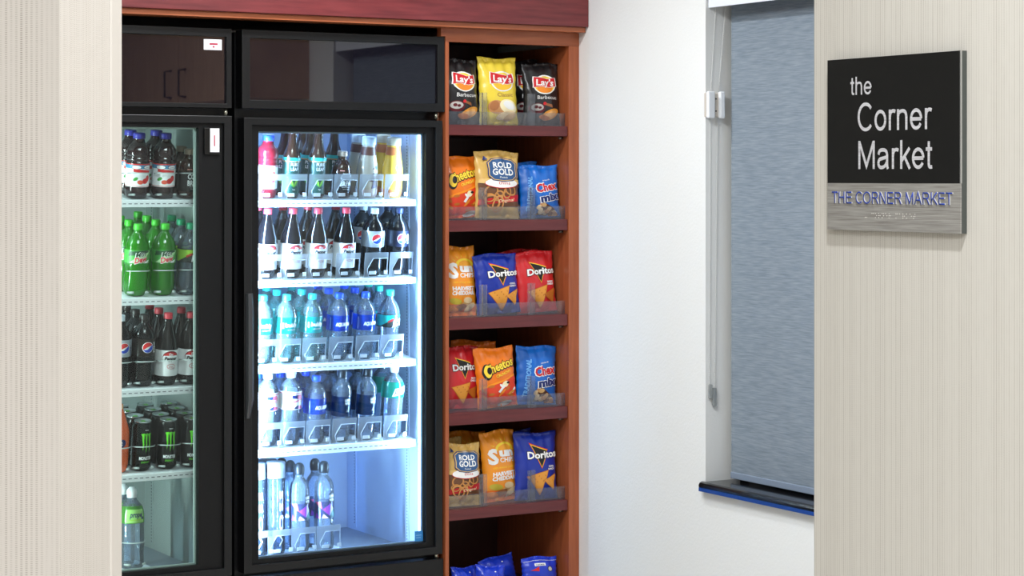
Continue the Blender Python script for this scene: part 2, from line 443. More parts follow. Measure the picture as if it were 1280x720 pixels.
MB().box(sx0 - 0.0015, sx0 + 0.004, ya, yb - 0.002, 0.464, 0.476).build('edge_strip', M('blue_edge', (28, 66, 140), 0.25), so)['label'] = 'blue lower edge'

# ------------------------------------------------------------------ roller shade with its chain
sh = thing('roller_shade', 'blue grey woven roller shade lowered over the window', 'roller shade', (4.149, 5.0, 0.50), fixed=True)
cloth = noise_color('shade_cloth', (114, 126, 138), (144, 154, 165), 22, (1, 0.8, 14), 0.9, lo=0.3, hi=0.72, detail=7)
MB().box(4.149, 4.1505, WY0 + 0.03, 5.600, 0.515, 2.22).build('shade_cloth', cloth, sh)
MB().box(4.145, 4.155, WY0 + 0.03, 5.600, 0.503, 0.524).build('hem_bar', M('hem_cloth', (133, 146, 165), 0.8), sh, 0.002)
white_pl = M('white_plastic', (238, 240, 244), 0.3)
MB().box(4.072, 4.078, WY0 + 0.01, 5.622, 2.046, 2.20).build('valance', M('valance_white', (236, 240, 250), 0.4), sh, 0.001)
rl = MB(); rl.tube([(4.118, WY0 + 0.03, 2.20), (4.118, 5.61, 2.20)], 0.036, 16); rl.build('shade_roller', cloth, sh)
def chain(p0, p1):
    mb = MB(); a, b = Vector(p0), Vector(p1); L = (b - a).length; n = int(L / 0.0062)
    mb.tube([a, b], 0.0005, 4)
    for i in range(n):
        c = a.lerp(b, (i + 0.5) / n); q = 0.0025
        mb.add([c + Vector(d) * q for d in ((1, 0, 0), (-1, 0, 0), (0, 1, 0), (0, -1, 0), (0, 0, 1), (0, 0, -1))],
               [(0, 2, 4), (2, 1, 4), (1, 3, 4), (3, 0, 4), (2, 0, 5), (1, 2, 5), (3, 1, 5), (0, 3, 5)], 0, True)
    return mb
steel_bead = M('bead_steel', (232, 230, 226), 0.3, 0.15)
yc = 5.6215
for p0, p1 in (((4.112, yc, 2.19), (4.081, yc, 1.765)), ((4.150 - 0.004, yc - 0.012, 2.19), (4.112, yc, 1.765)), ((4.079, yc, 1.69), (4.076, yc, 0.80)), ((4.108, yc, 1.69), (4.098, yc, 0.80))):
    chain(p0, p1).build('bead_chain', steel_bead, sh, kind='stuff')
ho = MB().box(4.058, 4.120, 5.611, 5.6278, 1.688, 1.768).build('chain_tensioner', M('tensioner_back', (205, 196, 186), 0.35), sh, 0.003)
ho['label'] = 'white plastic chain holder'
MB().box(4.056, 4.083, 5.598, 5.613, 1.684, 1.772).build('tensioner_jaw', white_pl, ho, 0.004)
MB().box(4.104, 4.123, 5.598, 5.613, 1.684, 1.772).build('tensioner_jaw', white_pl, ho, 0.004)
for z in (1.708, 1.748):
    MB().lathe([(0, 0.0025), (0.003, 0.0025)], 8).build('screw', M('dark_screw', (70, 66, 62), 0.4), ho).matrix_local = Matrix.Translation((4.0935, 5.6105, z)) @ Matrix.Rotation(R(90), 4, 'X')
clear_pl = CLEAR('clear_plastic', (250, 252, 252), (232, 236, 238), 0.4, 0.08)
MB().box(4.074, 4.086, yc - 0.005, yc + 0.004, 0.765, 0.812).build('chain_clip', clear_pl, sh, 0.002)
MB().box(4.088, 4.102, yc - 0.005, yc + 0.004, 0.740, 0.800).build('chain_clip', clear_pl, sh, 0.002)

# ------------------------------------------------------------------ the room sign
SY0, SY1, SZ0, SZ1, SD, SX = 2.0800, 1.8380, 1.4250, 1.6372, 1.4831, 1.6905
sg = thing('room_sign', 'black and brushed steel room sign with raised lettering and braille on the woven wall', 'sign', (1.7, 1.959, SZ0), fixed=True)
brushed = noise_color('brushed_steel', (140, 136, 131), (184, 182, 177), 30, (1, 0.7, 26), 0.42, lo=0.3, hi=0.72, detail=6, metal=0.12, bump=0.05)
MB().box(SX + 0.002, 1.6999, SY1, SY0, SZ0, SZ1).build('back_plate', M('sign_edge', (92, 97, 95), 0.3, 0.5), sg)
MB().box(SX, SX + 0.002, SY1 + 0.0012, SY0, SD, SZ1).build('black_panel', M('sign_black', (17, 17, 17), 0.45, 0, 0.35), sg)
MB().box(SX, SX + 0.002, SY1 + 0.0006, SY0, SZ0, SD).build('steel_panel', brushed, sg)
MB().box(SX - 0.0004, SX + 0.002, SY1, SY1 + 0.0012, SD, SZ1).build('edge_trim', M('bright_edge', (196, 198, 198), 0.25, 0.8), sg)
sign_fn = lambda u, v, l: (SX - l, SY0 - u, SZ0 + v)
silver = noise_color('silver_letter', (196, 195, 200), (236, 236, 240), 40, (1, 1, 20), 0.4, metal=0.0)
print_on('sign_lettering', S('the', 0.0650, 0.1670, 0.0222, silver, 0.040) + S('Corner', 0.1262, 0.1222, 0.0345, silver, 0.1350) + S('Market', 0.1270, 0.0755, 0.0345, silver, 0.1340), sign_fn, 0.5, sg, 0.0004, 0.00006)['label'] = 'silver lettering: the Corner Market'
blue_l = M('sign_blue', (30, 66, 172), 0.4)
def raised(items, depth, name, mats):
    mb, ms = lay(items, sign_fn, 0.5, depth, 0.00006); n = len(mb.v); base = list(mb.f)
    edges = {}
    for f in base:
        for k in range(len(f)):
            e = (f[k], f[(k + 1) % len(f)]); edges[e] = edges.get(e, 0) + 1
    mb.add([(SX - 0.00005, y, z) for x, y, z in mb.v[:n]], [])
    for (a, b) in edges:
        if (b, a) not in edges:
            mb.f.append((a, a + n, b + n, b)); mb.m.append(1); mb.s.append(False)
    return put(name, mb.mesh(name, ms + mats), sg)
raised(S('THE CORNER MARKET', 0.1199, 0.0330, 0.0147, blue_l, 0.2190), 0.0016, 'raised_lettering', [M('letter_side', (206, 206, 204), 0.4)])['label'] = 'raised blue tactile capitals'
br = MB()
cells = ['36', '', '14', '135', '1235', '1345', '15', '1235', '', '134', '1', '1235', '13', '15', '2345']
for i, c in enumerate(cells):
    for d in c:
        k = int(d) - 1; u = 0.0725 + i * 0.0063 + (k // 3) * 0.0025; v = 0.0212 - (k % 3) * 0.0025
        p = [(SX, SY0 - u + 0.0008 * math.cos(a), SZ0 + v + 0.0008 * math.sin(a)) for a in (0, 1.26, 2.51, 3.77, 5.03)] + [(SX - 0.0008, SY0 - u, SZ0 + v)]
        br.add(p, [(q, (q + 1) % 5, 5) for q in range(5)], 0, True)
br.build('braille_print', M('braille_dot', (225, 222, 216), 0.35), sg, kind='stuff')

# ------------------------------------------------------------------ dark wood wall cupboard opposite the coolers (seen in the header glass)
wood_dk = noise_color('cupboard_wood', (176, 138, 112), (200, 162, 134), 10, (1, 8, 0.6), 0.45)
cu = thing('wall_cupboard', 'brown wall cupboard with two bar handles, mirrored in the glossy cooler header', 'cupboard', (3.9, 3.3, 1.84), fixed=True)
MB().box(3.755, WX, 2.45, 4.15, 1.845, 2.60).build('carcass', wood_dk, cu)
pull = M('dark_pull', (60, 58, 56), 0.3, 0.6)
for a, b, h in ((2.452, 3.397, 3.31), (3.403, 4.148, 3.49)):
    d = MB().box(3.735, 3.7545, a, b, 1.84, 2.595).build('door', wood_dk, cu, 0.002)
    MB().tube([(3.735, h, 1.87), (3.70, h, 1.875), (3.70, h, 1.995), (3.735, h, 2.0)], 0.006, 6).build('handle', pull, d)

# ------------------------------------------------------------------ timber surround: moulding over everything
def wood(name, c0, c1, s, st, coat=0.15): return noise_color(name, c0, c1, s, st, 0.42, coat, 0.3, 0.72, 6)
red_x = wood('red_wood', (92, 30, 34), (124, 48, 50), 9, (0.7, 6, 7))
org_x = wood('orange_wood_rail', (150, 78, 44), (172, 96, 58), 9, (0.8, 8, 9))
org_z = wood('orange_wood_stile', (146, 74, 42), (170, 92, 54), 9, (9, 8, 0.7))
shelf_w = wood('shelf_red_wood', (84, 28, 30), (106, 40, 40), 9, (0.7, 6, 8))
dark_in = wood('cabinet_inside', (52, 24, 18), (66, 32, 24), 9, (6, 6, 0.7), 0.05)
tr = MB().box(1.85, WX, 6.336, 6.372, 2.0265, 2.30).build('trim_1', red_x, None, 0.003)
tr['kind'] = 'structure'; tr['label'] = 'dark red wooden moulding running above the coolers and snack shelves'; tr['category'] = 'trim'
st_ = MB().box(1.85, WX - 0.004, 6.352, 6.43, 2.008, 2.0262).build('moulding_strip', org_x, tr, 0.001); st_['label'] = 'orange brown strip under the moulding'
MB().box(1.85, WX, 6.372, 7.19, 2.03, 2.05).build('top_board', dark_in, tr)

cb = thing('snack_shelf_unit', 'tall orange brown open shelf unit stocked with snack bags', 'shelf unit', (3.79, 6.6, 0), fixed=True)
CY0, CY1 = 6.40, 6.92
MB().box(3.5175, 3.531, CY0, CY1, 0, 1.9605).build('side_panel', org_z, cb)
MB().box(4.021, WX - 0.0005, CY0, CY1, 0, 1.9605).build('side_panel', org_z, cb, 0.001)
MB().box(3.5175, WX - 0.0005, CY0, CY0 + 0.03, 1.961, 2.0075).build('top_rail', org_x, cb)
MB().box(3.5005, 3.5174, CY0, CY0 + 0.03, 1.9785, 2.0075).build('top_rail', org_x, cb)
MB().box(3.531, 4.021, CY0 + 0.03, CY1, 1.985, 2.0).build('top_panel', dark_in, cb)
MB().box(3.531, 4.021, CY1 - 0.012, CY1, 0.0, 1.985).build('back_panel', dark_in, cb)
SHELF = [(1.674, 1.638), (1.341, 1.302), (1.001, 0.961), (0.671, 0.629), (0.336, 0.299)]
for zt, zb in SHELF:
    s_ = MB().box(3.5312, 4.0208, CY0 + 0.006, CY1 - 0.013, zb, zt).build('shelf', shelf_w, cb, 0.0015)
    MB().tube([(4.0209, 6.44, zb - 0.006), (4.004, 6.44, zb - 0.006)], 0.005, 8).build('shelf_pin', M('pin_metal', (120, 110, 100), 0.35, 0.8), s_)
MB().box(3.5312, 4.0208, CY0 + 0.006, CY1 - 0.013, 0.0, 0.017).build('plinth_shelf', shelf_w, cb)
acr = CLEAR('acrylic', (248, 249, 250), (205, 210, 222), 0.11, 0.05, 0.8)
NTH = ['top', 'second', 'third', 'fourth', 'fifth', 'bottom']
for i, (zt, zb) in enumerate(SHELF):
    t = thing('snack_divider', f'clear plastic lip and dividers on the {NTH[i]} snack shelf', 'divider', (3.79, 6.43, zt), 'clear snack dividers', True)
    MB().box(3.5325, 4.0195, 6.424, 6.4255, zt + 0.0003, zt + 0.047).build('front_lip', acr, t)
    for x0 in (3.664, 3.862):
        mb = MB().box(x0, x0 + 0.032, 6.421, 6.4232, zt + 0.0003, zt + 0.114)
        mb.box(x0 + 0.015, x0 + 0.017, 6.4233, 6.431, zt + 0.0003, zt + 0.114)
        mb.build('divider_tab', acr, t)

# ------------------------------------------------------------------ the two glass-door coolers
blk = M('black_metal', (15, 15, 16), 0.36, 0.0, 0.4, bump=0.05, bscale=900)
blk2 = M('black_recess', (8, 8, 9), 0.45, 0, 0.3)
hinge_m = M('hinge_steel', (190, 188, 170), 0.25, 0.9)
gloss = M('header_glass', (13, 10, 19), 0.02, 0.0, 1.0)
door_glass = CLEAR('door_glass', (244, 250, 249), amount=0.0, rough=0.0, fres=0.65)
rail_slot = M('rail_slot', (120, 125, 132), 0.6)
slot_m = M('wall_slot', (40, 52, 78), 0.6)
TILT = math.tan(R(8.0)); SFY = 6.512
retain = CLEAR('frosted_retainer', (250, 252, 255), (250, 252, 255), 0.46, 0.2, 0.6, 0.8)
retain_edge = CLEAR('retainer_edge', (255, 255, 255), (252, 253, 255), 0.8, 0.2, 1.0, 0.5)
retain_dim = CLEAR('clear_retainer', (250, 252, 252), (240, 246, 246), 0.06, 0.1, 0.8, 0.5)

def hinge(parent, x, z):
    MB().lathe([(z - 0.011, 0.007), (z + 0.011, 0.007)], 10, cx=x, cy=6.425).build('hinge_pin', hinge_m, parent)

def cooler(label, x0, x1, door, glass, liner_rgb, led, shelves, lanes, lit):
    """x0..x1 outside; door = (xl, xr, zb, zt); glass = (xl, xr, zb, zt) opening"""
    t = thing('beverage_cooler', label, 'refrigerator', ((x0 + x1) / 2, 6.8, 0), None, True)
    ix0, ix1, iy0, iy1, iz0, iz1 = x0 + 0.045, x1 - 0.045, 6.465, 7.07, 0.19, 1.684
    mb = MB()
    mb.box(x0, ix0 - 0.004, 6.46, 7.13, 0.02, 1.97); mb.box(ix1 + 0.004, x1, 6.46, 7.13, 0.02, 1.97)
    mb.box(ix0 - 0.004, ix1 + 0.004, 7.08, 7.13, 0.02, 1.97)
    mb.box(ix0 - 0.004, ix1 + 0.004, 6.46, 7.08, 1.686, 1.97); mb.box(ix0 - 0.004, ix1 + 0.004, 6.46, 7.08, 0.02, 0.18)
    mb.build('cabinet', blk, t)
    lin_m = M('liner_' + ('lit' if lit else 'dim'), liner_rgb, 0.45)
    mb = MB()
    v = [(ix0, iy0, iz0), (ix1, iy0, iz0), (ix1, iy1, iz0), (ix0, iy1, iz0), (ix0, iy0, iz1), (ix1, iy0, iz1), (ix1, iy1, iz1), (ix0, iy1, iz1)]
    mb.add(v, [(4, 7, 6, 5), (1, 5, 6, 2), (0, 3, 7, 4), (3, 2, 6, 7)]); mb.add(v[:4], [(0, 1, 2, 3)], 1)
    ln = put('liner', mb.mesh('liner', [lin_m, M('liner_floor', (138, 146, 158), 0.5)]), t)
    # slotted shelf standards on the side and back walls
    for (sx, sy, nx, ny) in ((ix1, 6.585, -1, 0), (ix1, 7.0, -1, 0), (ix0, 6.585, 1, 0), (ix0 + 0.03, iy1, 0, -1)):
        mb = MB(); w_ = 0.012; d_ = 0.003
        if nx: mb.box(min(sx, sx + nx * d_), max(sx, sx + nx * d_), sy - w_, sy + w_, 0.2, 1.65)
        else: mb.box(sx - w_, sx + w_, min(sy, sy + ny * d_), max(sy, sy + ny * d_), 0.2, 1.65)
        so = mb.build('shelf_standard', lin_m, ln)
        mb = MB(); z = 0.215
        while z < 1.63:
            if nx: mb.box(sx + nx * 0.0025, sx + nx * 0.0038, sy - 0.002, sy + 0.002, z, z + 0.0048) if nx > 0 else mb.box(sx - 0.0038, sx - 0.0025, sy - 0.002, sy + 0.002, z, z + 0.0048)
            else: mb.box(sx - 0.002, sx + 0.002, sy - 0.0038, sy - 0.0025, z, z + 0.0048)
            z += 0.0108
        mb.build('slot', slot_m, ln, kind='stuff')
    col, strength, watts = led
    led_m = M('led_' + ('lit' if lit else 'dim'), (255, 255, 255), 0.5, emit=col, es=strength)
    for lx in ((ix0 + 0.010, ix1 - 0.010) if lit else (ix0 + 0.010,)):
        MB().box(lx - 0.006, lx + 0.006, 6.4655, 6.4755, 0.23, 1.64).build('light_strip', led_m, t)
    if lit:
        MB().box(ix0 + 0.06, ix1 - 0.06, 6.60, 6.64, 1.672, 1.680).build('light_strip', led_m, t)
    for lx, d_ in ((ix0 + 0.014, 1), (ix1 - 0.014, -1)) if lit else ((ix0 + 0.014, 1),):   # the light those strips give
        ld = bpy.data.lights.new('cooler_strip', 'AREA'); ld.shape = 'RECTANGLE'; ld.size = 0.010; ld.size_y = 1.36
        ld.energy = watts * (1.0 if d_ > 0 else 0.30); ld.color = col; ld.spread = R(130)
        lo = bpy.data.objects.new('cooler_strip', ld); COL.objects.link(lo); lo.location = (lx + d_ * 0.016, 6.470, 0.935)
        lo.rotation_euler = Vector((d_ * 0.80, 0.60, 0)).to_track_quat('-Z', 'Y').to_euler(); lo.rotation_euler = (R(90), 0, -math.atan2(d_ * 0.80, 0.60))
    # shelves, each with a ticket rail and a lane front for every column of drinks
    rail_m = M('rail_white', (240, 244, 246), 0.45)
    wire_m = M('shelf_white', (228, 234, 238), 0.5)
    for (zt, zb), ln_x in zip(shelves, lanes):
        mb = MB(); sy0, sy1 = SFY, 7.04; dz = (sy1 - sy0) * TILT; xa, xb = ix0 + 0.012, ix1 - 0.012
        if zt > 0.3:
            mb.add([(xa, sy0, zt), (xb, sy0, zt), (xb, sy1, zt + dz), (xa, sy1, zt + dz), (xa, sy0, zt - 0.012), (xb, sy0, zt - 0.012), (xb, sy1, zt + dz - 0.012), (xa, sy1, zt + dz - 0.012)],
                   [(0, 1, 2, 3), (4, 7, 6, 5), (0, 4, 5, 1), (1, 5, 6, 2), (2, 6, 7, 3), (3, 7, 4, 0)])
            s_ = mb.build('shelf', wire_m, t)
            MB().box(xa, xb, SFY - 0.012, SFY - 0.001, zb, zt + 0.001).build('price_rail', rail_m, s_, 0.002)
            mb = MB(); x = xa + 0.012
            while x < xb - 0.02:
                mb.box(x, x + 0.011, SFY - 0.0130, SFY - 0.0115, (zt + zb) / 2 - 0.0012, (zt + zb) / 2 + 0.0016); x += 0.0195
            mb.build('rail_slot', rail_slot, s_, kind='stuff')
        else:                                                        # the tray on the cooler floor
            xs = ln_x[-1] + 0.062; xl = ln_x[0] - 0.05
            mb.box(max(xl, xa), xs, SFY - 0.01, 6.95, zt - 0.012, zt)
            s_ = mb.build('floor_tray', wire_m, t)
        for k, x in enumerate(ln_x):
            h = 0.088; hw = 0.040; mb = MB()
            if lit:
                y = SFY + 0.006; z = zt + 0.0005; sl = TILT if zt > 0.3 else 0.0
                L_ = lambda zz: y - (zz - z) * sl
                # frosted plate with an opening: top bar, slanted post, foot bar, thin post
                hole = ((x - hw * .78, z + 0.006), (x - hw * .98, z + 0.030), (x - hw * .45, z + h - 0.020), (x + hw * .92, z + h - 0.020), (x + hw * .92, z + 0.006))
                mb.add([(px, L_(pz), pz) for px, pz in ((x - hw - 0.010, z), (x + hw, z), (x + hw, z + h), (x - hw - 0.010, z + h)) + hole],
                       [(0, 1, 8, 4), (1, 2, 7, 8), (2, 3, 6, 7), (3, 0, 5, 6), (0, 4, 5)])
                r_ = put('lane_retainer', mb.mesh('lane_retainer', [retain]), s_)
                sm = r_.modifiers.new('thick', 'SOLIDIFY'); sm.thickness = 0.0015
                mb = MB(); mb.tube([(px, L_(pz) - .0015, pz) for px, pz in hole[:4]], 0.0011, 5)
                mb.build('retainer_rim', retain_edge, s_)
                MB().box(x - hw * .8, x - hw * .15, y - .007, y - .004, z + 0.012, z + 0.024).build('retainer_tab', retain_edge, s_, 0.001)
                MB().box(x + hw * .62, x + hw * .98, y - .007, y - .004, z + 0.012, z + 0.026).build('retainer_tab', retain_edge, s_, 0.001)
            else:
                z = zt + 0.0005; sl = TILT if zt > 0.3 else 0; arc = [(x + 0.0398 * math.sin(a), SFY + 0.046 - 0.044 * math.cos(a)) for a in [R(-80 + 16 * q) for q in range(11)]]
                mb.tube([(px, py - h * sl, z + h) for px, py in arc], 0.0019, 5)
                wire = CLEAR('retainer_wire', (255, 255, 255), (236, 246, 244), 0.75, 0.2, 1.0, 0.4)
                mb.build('lane_retainer', wire, s_)
                for q in (1, 7): MB().tube([(px, py - .002, z + 0.018) for px, py in arc[q:q + 3]], 0.004, 5).build('retainer_tab', wire, s_)
    # door
    dl, dr, db, dt = door; gl, gr, gb, gt = glass
    d = MB().ring(dl, dr, db, dt, 0.028, 0.026, 0.026, 0.024, 6.400, 6.452).build('door', blk, t, 0.0015)
    MB().ring(dl + 0.0275, dr - 0.0255, db + 0.0255, dt - 0.0235, gl - dl - 0.0275, dr - gr - 0.0255, gb - db - 0.0255, dt - gt - 0.0235, 6.414, 6.450).build('inner_frame', blk2, d, 0.001)
    pn = MB().box(gl - 0.003, gr + 0.003, 6.430, 6.434, gb - 0.003, gt + 0.003).build('glass_pane', door_glass, d)
    MB().ring(gl, gr, gb, gt, 0.006, 0.006, 0.005, 0.005, 6.4345, 6.444).build('spacer', M('spacer_' + ('lit' if lit else 'dim'), (150, 165, 185) if lit else (196, 214, 208), 0.35, 0.4), d)  # pale ring in the dim cooler stands in for a glint at the glass edge
    # header over the door, kick plate under it
    hz0, hz1 = 1.717, 1.976
    hd = MB().ring(dl - 0.006, dr + 0.010 if lit else dr, hz0, hz1, 0.028, 0.028 if lit else 0.018, 0.028 if lit else 0.014, 0.027, 6.402, 6.456).build('header', blk, t, 0.0015)
    MB().box(dl + 0.020, dr - 0.015, 6.412, 6.456, hz0 + 0.012, hz1 - 0.025).build('header_panel', gloss, hd)
    MB().box(dl - 0.004, dr + 0.008, 6.408, 6.456, 0.02, 0.172).build('kick_plate', blk, t, 0.002)
    hinge(t, dr - 0.012, 1.7035); hinge(t, dr - 0.012, 0.181)
    return t, d, hd

LX = [[2.364, 2.455, 2.546, 2.633], [2.357, 2.450, 2.543, 2.632], [2.390, 2.472, 2.5535, 2.633], [2.385, 2.469, 2.558, 2.642], [2.33, 2.440]]
RX = [[2.913, 3.003, 3.100, 3.194, 3.292, 3.390], [2.910, 3.003, 3.097, 3.203, 3.311, 3.408], [2.892, 2.980, 3.075, 3.176, 3.277, 3.371], [2.910, 2.995, 3.090, 3.188, 3.286, 3.386], [2.880, 2.952, 3.040, 3.133]]
LZ = [(1.416, 1.394), (1.098, 1.076), (0.803, 0.781), (0.527, 0.505), (0.215, 0.2)]
RZ = [(1.413, 1.391), (1.143, 1.121), (0.858, 0.834), (0.578, 0.552), (0.215, 0.2)]
lit, lit_door, lit_head = cooler('black cooler glowing with bright bluish white light, next to the snack shelves', 2.757, 3.513,
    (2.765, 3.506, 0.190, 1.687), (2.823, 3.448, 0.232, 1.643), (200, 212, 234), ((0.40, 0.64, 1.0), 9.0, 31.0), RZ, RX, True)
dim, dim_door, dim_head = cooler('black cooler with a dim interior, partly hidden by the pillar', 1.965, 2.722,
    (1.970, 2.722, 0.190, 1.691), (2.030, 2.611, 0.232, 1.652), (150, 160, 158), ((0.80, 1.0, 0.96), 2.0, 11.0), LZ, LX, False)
# door handle of the lit cooler: a slim tapered grip on the free edge
hm = MB(); prof = [(2.768, 6.3995), (2.796, 6.3995), (2.796, 6.392), (2.786, 6.378), (2.772, 6.378)]
hz = [0.70, 0.76, 1.06, 1.110]; sc_ = [0.55, 1, 1, 0.9]; hv = []; n = 5
for z, s_ in zip(hz, sc_): hv += [(2.768 + (x - 2.768) * s_, 6.4 + (y - 6.4) * s_, z) for x, y in prof]
hm.add(hv, [tuple(range(n - 1, -1, -1)), tuple(3 * n + k for k in range(n))] + [(j * n + k, j * n + (k + 1) % n, (j + 1) * n + (k + 1) % n, (j + 1) * n + k) for j in range(3) for k in range(n)])
hm.build('handle', M('handle_grey', (58, 58, 60), 0.3), lit_door, 0.001)
# stickers
wh = M('sticker_white', (236, 234, 238), 0.5); redp = M('sticker_red', (176, 52, 76), 0.5); bluep = M('sticker_blue', (44, 128, 196), 0.4)
st = MB().box(2.628, 2.691, 6.4105, 6.412, 1.9055, 1.940).build('sticker', wh, dim_head, 0.0005); st['label'] = 'white rounded sticker with tiny red print'
print_on('sticker_print', [Rc(2.648, 2.676, 1.922, 1.928, redp), El(2.662, 1.916, 0.004, 0.003, redp)], lambda u, v, l: (u, 6.4105 - l, v), 1, dim_head)
hs = MB().box(2.628, 2.682, 6.404, 6.412, 1.565, 1.652).build('tag_holder', M('holder_black', (12, 12, 12), 0.2), dim_door, 0.002)
st = MB().box(2.647, 2.679, 6.4025, 6.404, 1.573, 1.650).build('tag_card', wh, dim_door)
st['label'] = 'white upright card with red print'
print_on('tag_print', [Rc(2.660, 2.664, 1.592, 1.628, redp)], lambda u, v, l: (u, 6.4025 - l, v), 1, dim_door)
st = MB().box(3.413, 3.4445, 6.4285, 6.4298, 0.2355, 0.271).build('sticker', bluep, lit_door); st['label'] = 'square blue sticker on the glass'
print_on('sticker_print', [Rc(3.417, 3.438, 0.256, 0.2575, M('print_pale', (150, 200, 235), 0.5)), Rc(3.417, 3.436, 0.248, 0.2495, M('print_pale'))], lambda u, v, l: (u, 6.4285 - l, v), 1, lit_door)

# ------------------------------------------------------------------ drinks
def spline(pts, sub=4):
    """smooth (z, r) outline through the given points"""
    o = []
    for i in range(len(pts) - 1):
        p0 = pts[max(i - 1, 0)]; p1 = pts[i]; p2 = pts[i + 1]; p3 = pts[min(i + 2, len(pts) - 1)]
        for k in range(sub):
            t = k / sub
            r = 0.5 * (2 * p1[1] + (p2[1] - p0[1]) * t + (2 * p0[1] - 5 * p1[1] + 4 * p2[1] - p3[1]) * t * t + (3 * p1[1] - p0[1] - 3 * p2[1] + p3[1]) * t ** 3)
            o.append((p1[0] + (p2[0] - p1[0]) * t, max(r, 0.004)))
    return o + [pts[-1]]
def rad(prof, z):
    for (a, ra), (b, rb) in zip(prof, prof[1:]):
        if a <= z <= b: return ra + (rb - ra) * (z - a) / max(b - a, 1e-9)
    return prof[-1][1]
petal = lambda z, a: 1 - 0.10 * max(0, 1 - z / 0.03) * (0.5 + 0.5 * math.cos(5 * a))
ribs = lambda z, a: 1 + 0.012 * math.cos(z * 2 * math.pi / 0.016)

PROF = {
 'soda': [(0, .027), (.004, .033), (.022, .0398), (.05, .0398), (.072, .0385), (.092, .0375), (.108, .0397), (.13, .0400), (.155, .0397), (.172, .0365), (.19, .0280), (.203, .0180), (.210, .0138), (.222, .0135)],
 'taper': [(0, .027), (.005, .034), (.025, .0385), (.034, .0388), (.08, .0388), (.12, .0388), (.14, .0365), (.165, .0290), (.19, .0210), (.205, .0158), (.214, .0138), (.224, .0135)],
 'water': [(0, .030), (.004, .036), (.02, .0385), (.04, .0375), (.06, .0388), (.085, .0378), (.10, .0390), (.13, .0392), (.155, .0392), (.172, .0370), (.19, .0285), (.202, .0180), (.208, .0138), (.22, .0135)],
 'sport': [(0, .030), (.004, .0365), (.02, .0395), (.05, .0385), (.07, .0398), (.11, .0400), (.16, .0400), (.185, .0385), (.205, .0320), (.218, .0210), (.226, .0150), (.236, .0145)],
 'slim': [(0, .028), (.004, .033), (.02, .0355), (.09, .0358), (.16, .0358), (.18, .0345), (.196, .0285), (.207, .0190), (.213, .0150), (.226, .0148)],
 'tall': [(0, .028), (.004, .032), (.02, .0345), (.10, .0345), (.20, .0345), (.222, .0325), (.238, .0260), (.249, .0175), (.255, .0145), (.268, .0143)],
 'cyl': [(0, .027), (.004, .030), (.012, .0322), (.02, .0325), (.12, .0325), (.248, .0325), (.255, .0315), (.258, .0305), (.262, .0300)],
 'juice': [(0, .028), (.004, .034), (.016, .0385), (.03, .0390), (.036, .0378), (.06, .0378), (.11, .0378), (.118, .0385), (.124, .0360), (.130, .0385), (.138, .0360), (.145, .0385), (.158, .0370), (.172, .0310), (.182, .0220), (.190, .0185), (.20, .0180)],
 'tea': [(0, .025), (.004, .0275), (.012, .0295), (.02, .0300), (.08, .0300), (.14, .0298), (.152, .0275), (.170, .0210), (.185, .0170), (.21, .0145), (.222, .0138)],
 'stub': [(0, .029), (.004, .0325), (.012, .0345), (.05, .0348), (.085, .0345), (.10, .0330), (.118, .0270), (.130, .0185), (.138, .0160), (.148, .0158)],
 'milk': [(0, .031), (.004, .0345), (.014, .0375), (.04, .0385), (.07, .0385), (.10, .0365), (.135, .0305), (.165, .0255), (.175, .0240), (.19, .0225)],
}
clear_b = CLEAR('water_plastic', (232, 243, 255), (222, 236, 255), 0.22, 0.06, 1.5, 0.6)
clear_v = CLEAR('cylinder_glass', (214, 232, 255), (214, 232, 255), 0.08, 0.05, 1.0, 0.5)
clear_teal = CLEAR('teal_water', (216, 248, 248), (200, 244, 244), 0.26, 0.06, 1.5, 0.6)
cola = M('cola', (11, 9, 12), 0.13, 0, 0.5)
cola_back = cola
dew = CLEAR('green_soda', (70, 205, 30), (70, 200, 40), 0.52, 0.07, 1.4, 0.6)
redj = CLEAR('red_juice', (190, 50, 70), (178, 40, 58), 0.55, 0.07, 1.4, 0.5)
darkj = M('dark_juice', (40, 22, 26), 0.08, coat=0.5)
tea_l = CLEAR('tea_brown', (120, 70, 50), (74, 44, 32), 0.72, 0.06, 1.4, 0.4)
cold_l = M('cold_brew_glass', (58, 34, 24), 0.06, coat=0.6)
cream_l = M('cream_coffee', (172, 158, 140), 0.15, coat=0.3)
yel_l = M('yellow_coffee', (216, 172, 62), 0.2, coat=0.3)
orange_l = M('orange_soda', (232, 98, 44), 0.12, coat=0.5)
can_l = M('can_black', (24, 28, 28), 0.25, 0.5)
alu_top = M('can_top', (190, 196, 196), 0.25, 0.9)
pc = lambda n, c: M('cap_' + n, c, 0.4)
W_ = M('label_white', (238, 238, 240), 0.4); K_ = M('label_black', (24, 24, 28), 0.4); N_ = M('label_navy', (18, 32, 92), 0.35)
RD = M('label_red', (206, 44, 46), 0.4); DR = M('label_dark_red', (120, 26, 44), 0.4); BL = M('label_blue', (28, 66, 180), 0.35)
GN = M('label_green', (64, 150, 60), 0.4); LG = M('label_lime', (150, 200, 60), 0.4); TE = M('label_teal', (28, 196, 190), 0.35)
DG = M('label_dark_green', (14, 66, 58), 0.4); SV = M('label_silver', (176, 182, 192), 0.3, 0.4); PK = M('label_pink', (226, 84, 128), 0.4)
YL = M('label_yellow', (240, 206, 60), 0.4); OR = M('label_orange', (240, 128, 32), 0.4); BR = M('label_brown', (88, 48, 36), 0.4)
VI = M('label_violet', (150, 60, 200), 0.4); GY = M('label_grey', (120, 128, 140), 0.4); TN = M('label_tan', (206, 160, 110), 0.4)
aq_l = CLEAR('aqua_label', (60, 110, 225), (26, 84, 214), 0.72, 0.1, 1.2, 0.6)
